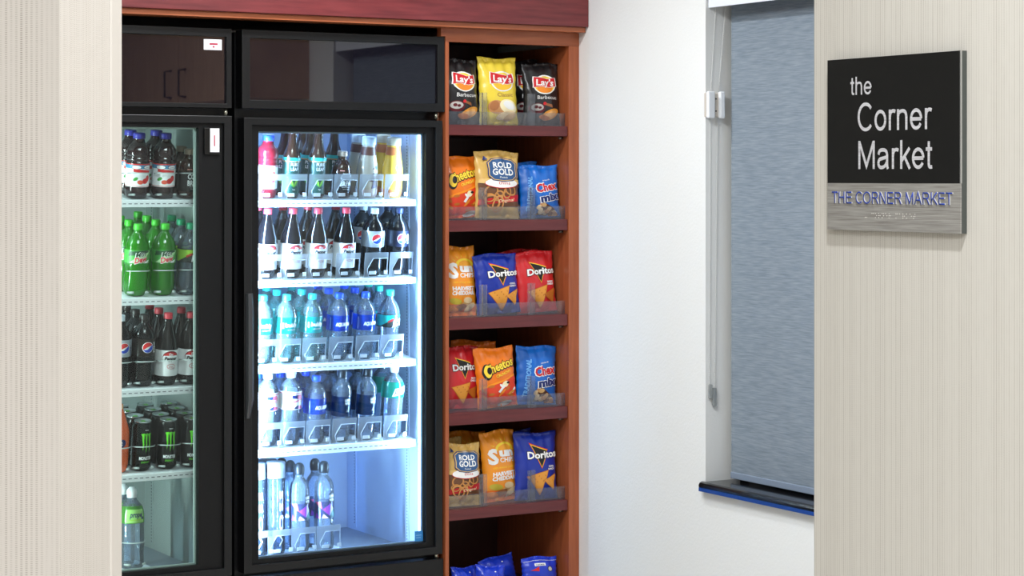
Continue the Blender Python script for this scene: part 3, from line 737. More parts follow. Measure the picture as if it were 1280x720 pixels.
nav_l = CLEAR('navy_label', (60, 100, 150), (24, 58, 104), 0.72, 0.1, 1.2, 0.5)
tea_lab = CLEAR('teal_label', (90, 225, 220), (30, 206, 204), 0.75, 0.1, 1.2, 0.6)
prop_l = CLEAR('mint_label', (110, 225, 190), (50, 200, 165), 0.70, 0.1, 1.2, 0.6)
leaf_l = CLEAR('lime_label', (150, 210, 110), (92, 178, 70), 0.8, 0.1, 1.2, 0.5)
pat_l = CLEAR('grey_label', (150, 160, 200), (96, 104, 150), 0.6, 0.1, 1.2, 0.5)

def globe(cx, cy, r, a=28):
    up = [(cx + r * math.cos(R(q)), cy + r * math.sin(R(q))) for q in range(a, a + 181, 12)]
    up += [(cx - r * 0.1, cy + r * 0.05)]
    dn = [(cx + r * math.cos(R(q)), cy + r * math.sin(R(q))) for q in range(a + 180, a + 361, 12)]
    dn += [(cx - r * 0.1, cy - r * 0.42)]
    return [El(cx, cy, r * 1.1, r * 1.1, W_), El(cx, cy, r, r, W_), Pg(up, RD), Pg(dn, BL)]

def lab_drp():
    return [El(.002, .096, .0275, .022, DR, 0, 24), El(.002, .0935, .0262, .0195, W_), El(.002, .0985, .0250, .0150, RD, 0, 20, 14, 166), T('Dr', .003, .1015, .009, W_, .014, bold=.04), T('Pepper', .003, .0865, .0125, K_, .044, shear=.25, bold=.05),
            El(.004, .066, .014, .0085, RD), El(.004, .066, .0125, .0072, W_), T('Diet', .004, .0625, .0075, RD, .015, shear=.3), T('23', .013, .055, .007, GY, .009)]
def lab_pepsi(): return globe(.003, .133, .0165) + [T('pepsi', .030, .132, .009, W_, .034, rot=90, bold=.02)]
def lab_dpepsi(): return globe(.000, .133, .0165) + [T('diet', .029, .136, .007, N_, .014, rot=90), T('pepsi', .029, .121, .009, N_, .028, rot=90, bold=.02)]
def lab_bubly(): return [T('bubly', .003, .126, .014, W_, .044, bold=.04), Rc(-.03, -.024, .12, .14, M('mint_pale', (170, 246, 240), .4)), T('sparkling water', .004, .115, .004, W_, .030)]
def lab_aqua(): return [T('AQUAFINA', .010, .122, .0125, W_, .058, shear=.2, bold=.035), Rc(-.040, -.036, .108, .15, M('label_pale_blue', (120, 160, 250), .4))]
def lab_ice(light):
    c = TE if light else LG
    return [Rc(-.10, .10, .112, .154, c), Pg([(-.035, .112), (.09, .112), (.09, .145), (.03, .142)], K_), Pg([(-.05, .113), (-.02, .113), (.045, .150), (.01, .150)], M('ice_dark', (40, 48, 44), .4)),
            T('ICE', .014, .117, .021, W_, .042, rot=8, shear=.35, bold=.05), T('mtn', -.012, .132, .010, RD, .022, rot=28, shear=.2, bold=.04), Rc(-.1, .1, .1105, .113, K_), Rc(-.1, .1, .1525, .155, K_)]
def lab_dew():
    return [Rc(-.1, .1, .110, .154, M('dew_green', (66, 150, 62), .4)), Pg([(-.036, .112), (-.004, .112), (.040, .150), (.010, .150)], M('dew_pale', (176, 214, 160), .4)),
            Pg([(-.040, .134), (.032, .147), (.026, .154), (-.036, .150)], M('dew_dark', (24, 70, 40), .4)),
            T('Mtn', .000, .1335, .015, W_, .036, rot=12, shear=.3, bold=.05), T('Mtn', .001, .134, .0145, M('dew_ink', (26, 60, 36), .4), .034, rot=12, shear=.3, bold=.02),
            T('Dew', .003, .115, .019, W_, .046, rot=12, shear=.3, bold=.08), T('Dew', .003, .1157, .0180, RD, .044, rot=12, shear=.3, bold=.04), Pg([(.01, .112), (.026, .112), (.034, .122), (.024, .120)], W_)]
def lab_prop(): return [Pg([(-.018, .150), (.05, .166), (.05, .218 - .03), (-.008, .178)], W_), T('propel', .012, .163, .017, N_, .045, shear=.3, bold=.03, rot=2), Rc(-.012, .03, .156, .158, GY)]
def lab_propg(): return [Pg([(-.03, .152), (.03, .152), (.03, .195), (-.03, .195)], M('lime_pale', (150, 206, 110), .4)), T('propel', .003, .170, .018, N_, .046, shear=.3, bold=.03), Rc(-.022, .02, .160, .163, LG), El(.024, .166, .005, .005, N_)]
def lab_white(): return [Rc(-.1, .1, .180, .1825, PK), Rc(-.012, .010, .164, .176, N_), Pg([(.008, .162), (.030, .164), (.024, .178), (.010, .176)], PK), Pg([(-.03, .146), (.03, .160), (.03, .163), (-.03, .150)], PK),
            Pg([(-.004, .128), (.022, .128), (.012, .142), (.0, .136)], N_), Pg([(.012, .128), (.034, .128), (.03, .138), (.014, .140)], PK), Rc(-.036, -.006, .129, .134, PK), Rc(-.03, .028, .1525, .154, RD)]
def lab_life(): return [Rc(.000, .0255, .128, .155, M('life_ink', (16, 26, 40), .4)), T('LIFE', .0127, .1430, .0080, W_, .021, bold=.06), T('WTR', .0127, .1320, .0080, W_, .021, bold=.06), Pg([(.004, .104), (.022, .104), (.013, .120)], M('life_ink', (16, 26, 40), .4)), Pg([(.008, .1062), (.018, .1062), (.013, .115)], GY)]
def lab_lifeart():
    return [Rc(.004, .030, .164, .194, K_), T('LIFE', .017, .1805, .0085, W_, .022, bold=.06), T('WTR', .017, .1680, .0085, W_, .022, bold=.06),
            Pg([(-.05, .118), (-.02, .140), (-.05, .165)], N_), Pg([(-.02, .140), (.012, .160), (.008, .118)], VI), Pg([(.012, .160), (.026, .142), (.008, .118)], M('art_pale', (206, 190, 226), .4)), Pg([(-.02, .140), (-.05, .165), (-.026, .166)], PK),
            Pg([(.008, .118), (.026, .142), (.034, .112)], M('art_sea', (40, 120, 120), .4)), Pg([(-.022, .110), (.004, .110), (-.016, .124)], M('art_cream', (236, 206, 214), .4)), Pg([(.006, .110), (.03, .110), (.02, .122)], M('art_dark', (32, 80, 84), .4)), Pg([(-.05, .11), (-.03, .11), (-.045, .13)], VI)]
def lab_voss(): return [T('VOSS', .0125, .122, .018, W_, .19, rot=90, bold=.01, space=1.25)]
def lab_juice(): return [Rc(-.12, .12, .100, .1125, M('juice_blue', (70, 140, 180), .4)), Rc(-.12, .12, .1125, .116, RD), El(.020, .105, .017, .0075, N_), El(.020, .105, .015, .006, W_), T('Juice', .020, .1025, .005, N_, .02, shear=.2), El(-.020, .105, .017, .0075, N_), El(-.020, .105, .015, .006, W_),
            Pg([(-.03, .090), (.03, .084), (.03, .094), (-.03, .100)], RD), El(.012, .060, .012, .009, RD, 20), El(-.006, .056, .010, .007, M('berry', (226, 90, 70), .4)), El(.022, .068, .008, .010, RD), El(-.022, .066, .009, .005, GN, 30), Rc(-.12, .12, .042, .0435, RD)]
def lab_juicelit(): return [Pg([(-.004, .050), (.020, .060), (.014, .096), (.002, .080)], RD), El(.010, .088, .010, .008, M('berry', (226, 90, 70), .4)), El(.002, .062, .008, .012, PK, 20), Rc(-.12, .12, .110, .112, RD)]
def lab_tea(): return [Rc(-.1, .1, .130, .141, TE), Rc(-.1, .1, .126, .129, TN), T('PURE', .003, .1120, .0115, W_, .036, bold=.02), T('LEAF', .003, .0965, .0115, W_, .034, bold=.02),
            Pg([(.003, .040), (-.010, .046), (-.026, .074), (-.012, .070), (.001, .056)], GN), Pg([(.003, .040), (.016, .046), (.030, .074), (.016, .070), (.005, .056)], GN), Pg([(.003, .042), (.008, .058), (.026, .072), (.012, .052)], LG), Pg([(.003, .042), (-.002, .058), (-.022, .072), (-.008, .052)], LG),
            T('TEA', .004, .029, .006, W_, .014)]
def lab_cold(): return [T('COLD', .003, .066, .0175, W_, .048, bold=.04), T('BREW', .003, .0445, .0175, W_, .048, bold=.04), Rc(-.014, .02, .0395, .0405, W_), Rc(-.010, .016, .033, .034, W_), Rc(-.012, .018, .086, .088, W_), Rc(-.024, -.006, .096, .099, M('cold_pink', (220, 150, 140), .4))]
def lab_frapw(): return [Pg([(-.002, .060), (.032, .060), (.032, .088), (.016, .092), (.002, .086)], BR), T('coffee', .015, .079, .006, W_, .024), Pg([(.004, .036), (.032, .040), (.028, .058), (.010, .062)], M('frap_purple', (66, 40, 66), .4)), Rc(.002, .030, .068, .0695, W_), El(.018, .052, .009, .006, BR, 30),
            Pg([(.006, .104), (.022, .116), (.028, .114), (.014, .102)], BR), El(.026, .108, .006, .006, DG)]
def lab_frapy(): return [El(.010, .108, .0128, .0128, W_), El(.010, .108, .0118, .0118, DG), El(.010, .107, .006, .008, W_), El(.010, .110, .003, .003, DG), Pg([(.002, .101), (.018, .101), (.010, .105)], DG), T('vanilla', .010, .083, .006, BR, .026), T('COFFEE', .010, .073, .006, BR, .032), Rc(-.006, .026, .066, .0668, BR), T('drink', .010, .056, .005, BR, .015), El(.010, .155, .0075, .0095, GY)]
def lab_can():
    g = M('claw_green', (96, 205, 40), .35)
    def claw(x, top, bot, w): return Pg([(x - w - .004, top), (x + w, top + .003), (x + w * .8, top - .02), (x + w * 1.1, bot + .02), (x, bot), (x - w * .3, bot + .025), (x - w * .7, top - .022), (x - w, top - .008)], g)
    return [claw(-.012, .126, .070, .0042), claw(.000, .126, .062, .0042), claw(.013, .126, .066, .0046), T('MONSTER', .001, .040, .011, W_, .050, bold=.04), T('ENERGY', .001, .029, .006, g, .034, bold=.02, space=1.2), Rc(-.006, .008, .138, .1395, W_)]
def lab_orange(): return [El(.0, .10, .018, .014, N_, 15), T('C', 0, .095, .010, W_, .010, bold=.05)]

# kind: name, category, short description, outline, body material, cap (z0, z1, r, material, shape), band (z0, z1, material or None), print, ring modulation
KIND = {
 'drp': ('soda_bottle', 'dark diet soda bottle with red cap', 'taper', cola, (.219, .238, .0148, pc('red', (206, 60, 74)), 'screw'), (.034, .120, W_), lab_drp, petal),
 'pepsi': ('soda_bottle', 'dark cola bottle with round globe mark', 'soda', cola, (.217, .236, .0150, pc('navy', (24, 34, 70)), 'screw'), (.104, .160, M('cola_label', (20, 24, 46), .35)), lab_pepsi, petal),
 'pepsid': ('soda_bottle', 'brown cola bottle with dark cap', 'soda', cola, (.217, .236, .0150, pc('dark', (34, 26, 26)), 'screw'), (.104, .160, M('cola_label_black', (30, 20, 18), .3)), lab_pepsi, petal),
 'dpepsi': ('soda_bottle', 'diet cola bottle with silver label', 'soda', cola, (.217, .236, .0150, pc('pale', (206, 216, 226)), 'screw'), (.104, .160, SV), lab_dpepsi, petal),
 'bubly': ('water_bottle', 'sparkling water bottle with teal label', 'water', clear_teal, (.213, .231, .0150, pc('teal', (40, 200, 196)), 'screw'), (.102, .158, tea_lab), lab_bubly, ribs),
 'aqua': ('water_bottle', 'water bottle with blue label', 'water', clear_b, (.213, .231, .0150, pc('blue', (34, 84, 220)), 'screw'), (.104, .158, aq_l), lab_aqua, ribs),
 'icel': ('soda_bottle', 'clear soda bottle with teal slanted label', 'soda', clear_b, (.217, .236, .0150, pc('sea', (40, 190, 160)), 'screw'), (.110, .155, None), lambda: lab_ice(True), petal),
 'iced': ('soda_bottle', 'clear soda bottle with green cap', 'soda', clear_b, (.217, .236, .0150, pc('jade', (26, 168, 116)), 'screw'), (.110, .155, None), lambda: lab_ice(False), petal),
 'dew': ('soda_bottle', 'bright green soda bottle', 'soda', dew, (.217, .236, .0150, pc('green', (60, 178, 40)), 'screw'), (.110, .155, None), lab_dew, petal),
 'white': ('water_bottle', 'white capped bottle with pink flecked label', 'sport', clear_b, (.230, .262, .0160, pc('white', (240, 242, 246)), 'sport'), (.126, .187, W_), lab_white, None),
 'life': ('water_bottle', 'black capped water bottle with navy label', 'slim', clear_b, (.220, .246, .0160, pc('black', (26, 30, 36)), 'screw'), (.090, .160, nav_l), lab_life, None),
 'propel': ('water_bottle', 'white capped water bottle with mint label', 'sport', clear_b, (.230, .264, .0160, pc('white', (240, 242, 246)), 'sport'), (.145, .200, prop_l), lab_prop, None),
 'propelg': ('water_bottle', 'white capped water bottle with lime label', 'sport', clear_b, (.230, .264, .0160, pc('white', (240, 242, 246)), 'sport'), (.150, .205, leaf_l), lab_propg, None),
 'voss': ('water_bottle', 'tall cylindrical water bottle with silver cap', 'cyl', clear_v, (.258, .312, .0328, M('silver_cap', (150, 156, 166), .35, .3), 'drum'), None, lab_voss, None),
 'vossk': ('water_bottle', 'tall cylindrical water bottle with dark cap', 'cyl', clear_v, (.258, .312, .0328, M('dark_drum_cap', (40, 46, 58), .4), 'drum'), None, lab_voss, None),
 'lifet': ('water_bottle', 'tall water bottle with violet patterned label', 'tall', clear_b, (.262, .302, .0165, pc('black', (26, 30, 36)), 'dome'), (.108, .166, pat_l), lab_lifeart, None),
 'juice': ('juice_bottle', 'dark juice bottle with red fruit label', 'juice', darkj, (.196, .214, .0200, pc('violet', (64, 62, 170)), 'screw'), (.040, .116, W_), lab_juice, None),
 'juicer': ('juice_bottle', 'red juice bottle with blue cap', 'juice', redj, (.196, .216, .0200, pc('royal', (36, 70, 220)), 'screw'), (.036, .114, W_), lab_juicelit, None),
 'tea': ('tea_bottle', 'long necked tea bottle with green leaf label', 'tea', tea_l, (.220, .237, .0160, pc('tea', (70, 44, 34)), 'screw'), (.016, .141, DG), lab_tea, None),
 'cold': ('coffee_bottle', 'stubby brown bottle with bold white lettering', 'stub', cold_l, (.145, .162, .0180, M('tan_metal', (176, 156, 138), .35, .4), 'screw'), (.024, .088, M('cold_label', (36, 34, 36), .35)), lab_cold, None),
 'frapw': ('coffee_bottle', 'cream coffee bottle with brown label', 'milk', cream_l, (.184, .212, .0250, M('milk_cap_white', (172, 176, 182), .35), 'screw'), None, lab_frapw, None),
 'frapy': ('coffee_bottle', 'yellow coffee bottle with round green mark', 'milk', yel_l, (.184, .211, .0250, M('milk_cap_tan', (170, 150, 124), .4), 'screw'), None, lab_frapy, None),
 'orange': ('soda_bottle', 'orange soda bottle', 'taper', orange_l, (.205, .224, .0148, pc('pale_orange', (230, 170, 120)), 'screw'), None, lab_orange, None),
 'can': ('energy_drink_can', 'black can with green claw marks', None, can_l, None, None, lab_can, None),
}
PROTO = {}
def make(kind):
    name, desc, pk, body_m, cap, band, lab, mod = KIND[kind]
    t = thing(name, desc, 'can' if kind == 'can' else 'bottle')
    if kind == 'can':
        pf = [(0, .023), (.003, .026), (.010, .0320), (.016, .0332), (.05, .0333), (.135, .0333), (.144, .0330), (.156, .0285), (.160, .0270)]
        MB().lathe(pf, 30).build('body', body_m, t)
        mb = MB(); mb.lathe([(.1595, .0272), (.1635, .0285), (.1645, .0280), (.1642, .0268), (.1612, .0262), (.1608, .010), (.1608, .002)], 30); lid = mb.build('lid', alu_top, t)
        MB().add([(-.006, -.012, .1622), (.006, -.012, .1622), (.007, .004, .1622), (-.007, .004, .1622), (-.006, -.012, .1634), (.006, -.012, .1634), (.007, .004, .1634), (-.007, .004, .1634)],
                 [(0, 3, 2, 1), (4, 5, 6, 7), (0, 1, 5, 4), (1, 2, 6, 5), (2, 3, 7, 6), (3, 0, 4, 7)]).build('pull_tab', M('tab_green', (110, 190, 70), .3, .4), lid)
        p = pf
    else:
        p = spline(PROF[pk]); 
        if kind == 'frapw' or kind == 'frapy':
            # coffee sleeve over glass: neck shows darker drink
            MB().lathe(p, 28, 0, mod=mod).build('body', body_m, t)
            z0, z1 = .150, .178
            q = [(z0 + (z1 - z0) * k / 5, rad(p, z0 + (z1 - z0) * k / 5) + .0005) for k in range(6)]
            nb = MB().band(q, 28).build('neck_band', BR if kind == 'frapw' else M('neck_orange', (176, 96, 50), .3), t)
            q = [(.006 + .026 * k / 5, rad(p, .006 + .026 * k / 5) + .0004) for k in range(6)]
            MB().band(q, 28).build('base_band', M('base_clear', (170, 150, 140), .3) if kind == 'frapw' else M('base_orange', (190, 116, 66), .3), t)
        else:
            MB().lathe(p, 28, 0, mod=mod).build('body', body_m, t)
        z0, z1, r, cm, shp = cap
        if shp == 'screw': q = [(z0, r), (z0 + .003, r), (z0 + .0035, r * .97), (z0 + .005, r * .985), (z1 - .002, r * .97), (z1, r * .88)]
        elif shp == 'drum': q = [(z0, r), (z1 - .002, r), (z1, r * .94)]
        elif shp == 'dome': q = [(z0, r), (z0 + .006, r), (z0 + .010, r * 1.08), (z0 + .026, r * 1.05), (z1 - .006, r * .85), (z1 - .001, r * .5), (z1, r * .2)]
        else: q = [(z0, r), (z0 + .010, r), (z0 + .013, r * 1.12), (z1 - .012, r * 1.02), (z1 - .006, r * .86), (z1 - .004, r * .60), (z1, r * .55)]
        MB().lathe(q, 24, mod=(lambda z, a: 1 + .012 * math.cos(24 * a)) if shp == 'screw' else None).build('cap', cm, t)
    def fn(u, v, l):
        r = rad(p, v) * (mod(v, u / .038) if mod is ribs else 1) + l; a = u / .0385
        return (r * math.sin(a), -r * math.cos(a), v)
    lb = t
    if band and band[2]:
        z0, z1, bm_ = band
        q = [(z0 + (z1 - z0) * k / 8, rad(p, z0 + (z1 - z0) * k / 8) * (mod(z0 + (z1 - z0) * k / 8, 0) if mod is ribs else 1) + .0006) for k in range(9)]
        lb = MB().band(q, 28).build('label', bm_, t)
    its = lab()
    if lb is t: print_on('label', its, fn, .007, t, .0008, .00015)
    else: print_on('print', its, fn, .007, lb, .0011, .00015)
    return t

ORD = ['first', 'second', 'third', 'fourth', 'fifth', 'sixth']
ROW = ['top', 'second', 'third', 'fourth', 'floor']
BACK = ['', 'just behind', 'two behind', 'three behind']
def stock(kind, x, yfront, zt, k, lane, row, cool, skip, pitch, tilt):
    nm, desc = KIND[kind][0], KIND[kind][1]
    if kind not in PROTO: o = PROTO[kind] = make(kind)
    else: o = dup(PROTO[kind])
    y = yfront
    ang_ = R(8.0) if tilt else 0.0
    o.location = (x + random.uniform(-.0004, .0004), y, zt + ((y - SFY) * TILT if tilt else 0) + 0.0006)
    o.rotation_euler = (ang_, 0, 0)
    rot = random.uniform(-.12, .12)
    if k: rot = random.uniform(-.6, .6)
    o.rotation_euler = (Matrix.Rotation(ang_, 4, 'X') @ Matrix.Rotation(rot, 4, 'Z')).to_euler()
    where = 'lit cooler' if cool else 'dim cooler'
    rw = ROW[row] + (' shelf' if row < 4 else ' tray')
    if k == 0: o['label'] = f'{desc}, {ORD[lane]} from left in front, {where}, {rw}'
    else: o['label'] = f'{desc}, {BACK[k]} {ORD[lane]} front one, {where}, {rw}'
    if len(o['label'].replace(',', '').split()) > 16: o['label'] = o['label'].replace(' from left in front', ' in front').replace('long necked ', '').replace('capped ', '').replace('front one', 'front')
    o['group'] = f'drinks on the {rw} of the {where}'
    return o
LAY_R = [['juicer*1', 'tea*2', 'tea*3', 'cold*1+tea', 'frapw*2', 'frapy*2'], ['drp*2', 'drp*2', 'drp*2', 'drp*2', 'dpepsi*2', 'pepsi*2'],
         ['bubly*2', 'bubly*3', 'bubly*3', 'aqua*3', 'aqua*3', 'icel*3'], ['white*1+aqua', 'white*1+aqua', 'aqua*3', 'life*3', 'life*3', 'propel*2'], ['voss*2+vossk', 'voss*1+vossk+vossk', 'lifet*3', 'lifet*2']]
LAY_L = [['', 'juice*2', 'juice*2', 'cold*2'], ['', 'dew*4', 'dew*4', 'iced*3'], ['dpepsi*2', 'pepsid*3', 'drp*3', 'drp*2'], ['orange*1', 'can*4', 'can*4', 'can*4'], ['', 'propelg*2']]
for cool, LAY, XS, ZS in ((True, LAY_R, RX, RZ), (False, LAY_L, LX, LZ)):
    for row, lanes in enumerate(LAY):
        for lane, spec in enumerate(lanes):
            if not spec: continue
            nth = sum(1 for q in lanes[:lane] if q); seq = []
            for part in spec.split('+'):
                if '*' in part: a, b = part.split('*'); seq += [a] * int(b)
                else: seq.append(part)
            x = XS[row][lane]
            if not cool and row == 4:
                x = XS[row][1]
            yf = SFY + 0.054
            y = yf
            for k, kd in enumerate(seq):
                pitch = {'can': .070, 'tea': .064, 'cold': .073, 'voss': .069, 'vossk': .069, 'life': .075, 'lifet': .073, 'juice': .081, 'frapw': .080, 'frapy': .080}.get(kd, .083)
                stock(kd, x, y, ZS[row][0], k, nth, row, cool, False, 0, row < 4)
                y += pitch

# ------------------------------------------------------------------ snack bags
foil = lambda n, c, r=.32: M('bag_' + n, c, r, 0.0, 0.5, coat=0.25, bump=0.25, bscale=55)
B_YEL = foil('yellow', (236, 208, 66)); B_BLK = foil('black', (26, 24, 26)); B_ORG = foil('orange', (240, 122, 22)); B_GLD = foil('gold', (214, 172, 92))
B_BLU = foil('blue', (20, 104, 196)); B_SUN = foil('sun', (244, 150, 34)); B_RBL = foil('royal', (14, 44, 150)); B_RED = foil('red', (204, 34, 40)); B_NAV = foil('navy', (26, 56, 190))
pm = lambda n, c: M('ink_' + n, c, .4)
iW = pm('white', (244, 242, 238)); iK = pm('black', (18, 16, 18)); iR = pm('red', (206, 30, 38)); iY = pm('yellow', (250, 214, 60)); iO = pm('orange', (240, 140, 40))
iCh = pm('chip', (238, 208, 160)); iChD = pm('chip_dark', (214, 170, 112)); iTor = pm('tortilla', (232, 156, 58)); iTorD = pm('tortilla_dark', (196, 108, 34)); iBrn = pm('brown', (150, 92, 52)); iBrD = pm('dark_brown', (92, 50, 28))
iNv = pm('navy', (24, 40, 104)); iSB = pm('slate_blue', (48, 86, 134)); iLB = pm('light_blue', (116, 176, 232)); iMa = pm('maroon', (96, 20, 30)); iPot = pm('potato', (206, 146, 92)); iPal = pm('pale', (250, 236, 190)); iGd = pm('gold', (226, 186, 110)); iRo = pm('red_orange', (226, 66, 34)); iGy = pm('grey', (190, 186, 180))

def d_lays(w, h, barb):
    cx, cy = 0.0 + .04 * w, .655 * h; its = []
    its += [El(cx, cy - .01 * h, .345 * w, .155 * h, iW), El(cx, cy - .012 * h, .305 * w, .135 * h, iY), El(cx, cy - .06 * h, .24 * w, .085 * h, iO if barb else pm('deep_yellow', (244, 190, 50)))]
    rib = [(cx - .34 * w, cy - .05 * h), (cx - .12 * w, cy - .035 * h), (cx + .12 * w, cy - .055 * h), (cx + .345 * w, cy - .03 * h), (cx + .30 * w, cy + .10 * h), (cx + .08 * w, cy + .075 * h), (cx - .12 * w, cy + .105 * h), (cx - .31 * w, cy + .12 * h)]
    grow = lambda p, k: [(cx + (x - cx) * k, cy + .02 * h + (y - cy - .02 * h) * k) for x, y in p]
    its += [Pg(grow(rib, 1.09), iW), Pg(rib, iR), T("Lay's", cx + .0 * w, cy - .025 * h, .105 * h, iW, .54 * w, bold=.025, rot=-2, shear=.08)]
    its += [T('Barbecue' if barb else 'Classic', cx + .06 * w, .415 * h, .06 * h, iW if barb else iBrn, (.60 if barb else .46) * w, bold=.0)]
    if barb:
        its += [El(-.20 * w, .27 * h, .24 * w, .085 * h, iMa), El(-.20 * w, .285 * h, .19 * w, .055 * h, iGy), El(-.24 * w, .29 * h, .06 * w, .025 * h, iMa), El(-.13 * w, .28 * h, .05 * w, .02 * h, iMa), Pg([(-.02 * w, .33 * h), (.26 * w, .28 * h), (.24 * w, .33 * h), (0, .36 * h)], iBrn), El(.02 * w, .345 * h, .05 * w, .025 * h, iR)]
        its += [El(.20 * w, .175 * h, .28 * w, .075 * h, iTor, 22), El(.22 * w, .18 * h, .18 * w, .045 * h, pm('bbq_chip', (240, 180, 110)), 22), El(.02 * w, .125 * h, .17 * w, .04 * h, iTorD, -8)]
    else:
        its += [El(-.13 * w, .26 * h, .24 * w, .10 * h, iPot, -8), El(-.20 * w, .28 * h, .13 * w, .07 * h, pm('potato_dark', (176, 112, 66)), 20), El(.20 * w, .27 * h, .26 * w, .10 * h, iPal, -15), El(.22 * w, .29 * h, .18 * w, .055 * h, iW, -20), El(.14 * w, .14 * h, .27 * w, .06 * h, iCh, 12), El(.26 * w, .115 * h, .20 * w, .045 * h, iChD, 20)]
    return its
def d_doritos(w, h, blue):
    cx, cy = .05 * w, .62 * h
    tr = lambda k, m: Pg([(cx + x * w * k, cy + y * h * k + .02 * h) for x, y in ((-.26, .205), (.22, .10), (.02, -.185))], m)
    its = [tr(1.0, iRo), tr(.90, iY), tr(.82, iK)]
    its += [T('Doritos', cx + .06 * w, cy - .005 * h, .112 * h, iK, .80 * w, bold=.065, rot=2), T('Doritos', cx + .06 * w, cy - .002 * h, .105 * h, iW, .78 * w, bold=.035, rot=2)]
    its += [T('COOL' if blue else 'NACHO', .33 * w, .475 * h, .028 * h, iW, .16 * w, bold=.04), T('RANCH' if blue else 'CHEESE', .33 * w, .435 * h, .028 * h, iW, .18 * w, bold=.04)]
    def chip(x, y, s, r, m, m2):
        c, s_ = math.cos(R(r)), math.sin(R(r)); f = lambda a, b: (x + (a * c - b * s_) * s, y + (a * s_ + b * c) * s)
        o = [Pg([f(-.5, .25), f(.5, .42), f(.12, -.5)], m2), Pg([f(-.46, .24), f(.46, .39), f(.12, -.45)], m)]
        for q in range(7): o.append(El(*f(-.22 + .09 * q, .22 - .10 * (q % 3) ), .03 * s, .02 * s, m2, 20 * q, 8))
        return o
    its += chip(-.02 * w, .26 * h, .58 * w, 3, iTor, iTorD) + chip(.31 * w, .25 * h, .36 * w, 12, iTorD if not blue else iTor, iTorD)
    return its
def d_cheetos(w, h):
    its = [Pg([(-.5 * w, .02 * h), (.5 * w, .02 * h), (.5 * w, .52 * h), (.1 * w, .43 * h), (-.5 * w, .33 * h)], iRo), Pg([(-.5 * w, .32 * h), (.1 * w, .42 * h), (.5 * w, .51 * h), (.5 * w, .54 * h), (.1 * w, .45 * h), (-.5 * w, .36 * h)], pm('deep_orange', (250, 150, 30)))]
    its += [T('Cheetos', .06 * w, .60 * h, .16 * h, iK, .86 * w, rot=14, bold=.075, arc=.02 * h), T('Cheetos', .06 * w, .607 * h, .15 * h, iY, .84 * w, rot=14, bold=.03, arc=.02 * h),
            El(-.30 * w, .60 * h, .13 * w, .13 * h, iK), El(-.28 * w, .61 * h, .10 * w, .105 * h, iY), El(-.24 * w, .62 * h, .06 * w, .06 * h, iK),
            T('CRUNCHY', .14 * w, .535 * h, .05 * h, iO, .46 * w, rot=14, bold=.08), T('CRUNCHY', .14 * w, .537 * h, .045 * h, iY, .44 * w, rot=14, bold=.02)]
    rr = random.Random(3)
    for k in range(16):
        x, y = rr.uniform(-.42, .42) * w, rr.uniform(.07, .36) * h
        its.append(El(x, y, rr.uniform(.07, .13) * w, .022 * h, rr.choice([iO, iTor, iW, iRo, iTorD]), rr.uniform(-50, 60), 10))
    its += [El(.16 * w, .38 * h, .10 * w, .05 * h, iPal, 20, 12), El(.24 * w, .40 * h, .05 * w, .02 * h, iK, 0, 10), Pg([(-.04 * w, .26 * h), (.02 * w, .24 * h), (.16 * w, .36 * h), (.10 * w, .37 * h)], iW), El(.16 * w, .06 * h, .2 * w, .04 * h, iGy, 10, 12)]
    return its
def d_rold(w, h):
    cx, cy = .06 * w, .72 * h; a, b = .33 * w, .155 * h
    octa = lambda k: [(cx + x * a * k, cy + y * b * k) for x, y in ((-1, -.6), (-.72, -.95), (0, -1.08), (.72, -.95), (1, -.6), (1, .6), (.72, .9), (0, 1.0), (-.72, .9), (-1, .6))]
    its = [Rc(-.5 * w, .5 * w, .0, .035 * h, iGd)]
    its += [Rc(-.5 * w, .5 * w, .17 * h, .52 * h, pm('pretzel_shade', (112, 72, 46)))]
    its += [Pg([(-.5 * w, .19 * h), (.5 * w, .26 * h), (.5 * w, .36 * h), (-.5 * w, .27 * h)], iR)]
    for x, y, r, rot in ((-.22, .40, .17, 10), (.02, .42, .16, 60), (.25, .42, .16, -20), (-.05, .33, .14, 30), (-.28, .30, .13, 0), (.16, .38, .13, 80), (-.20, .24, .20, -30), (-.06, .21, .19, 70)):
        its.append(Ring(x * w, y * h, r * w, r * .72 * w, .26, pm('pretzel', (190, 134, 84)) if r < .18 else iPot, rot, 16)); its.append(Ring(x * w, y * h + .004 * h, r * w * .95, r * .66 * w, .08, iTor, rot, 16))
    its += [Pg([(-.5 * w, .52 * h), (-.3 * w, .50 * h), (0, .465 * h), (.3 * w, .48 * h), (.5 * w, .52 * h), (.5 * w, .58 * h), (-.5 * w, .58 * h)], iGd)]
    its += [El(.03 * w, .515 * h, .42 * w, .078 * h, iR), El(.03 * w, .52 * h, .41 * w, .072 * h, iW), T('thins', .08 * w, .495 * h, .05 * h, iR, .28 * w), T('Original', .14 * w, .245 * h, .045 * h, iPal, .40 * w, rot=6, shear=.2)]
    its += [Pg(octa(1.12), iNv), Pg(octa(1.05), iGd), Pg(octa(.99), iSB), T('ROLD', cx, cy + .02 * h, .085 * h, iW, .46 * w, bold=.03), T('GOLD', cx, cy - .085 * h, .095 * h, iW, .52 * w, bold=.03), T('Pretzels', cx, cy - .135 * h, .03 * h, iW, .2 * w, shear=.3)]
    its += [Pg([(-.40 * w, .86 * h), (-.28 * w, .87 * h), (-.34 * w, .93 * h)], iNv)]
    return its
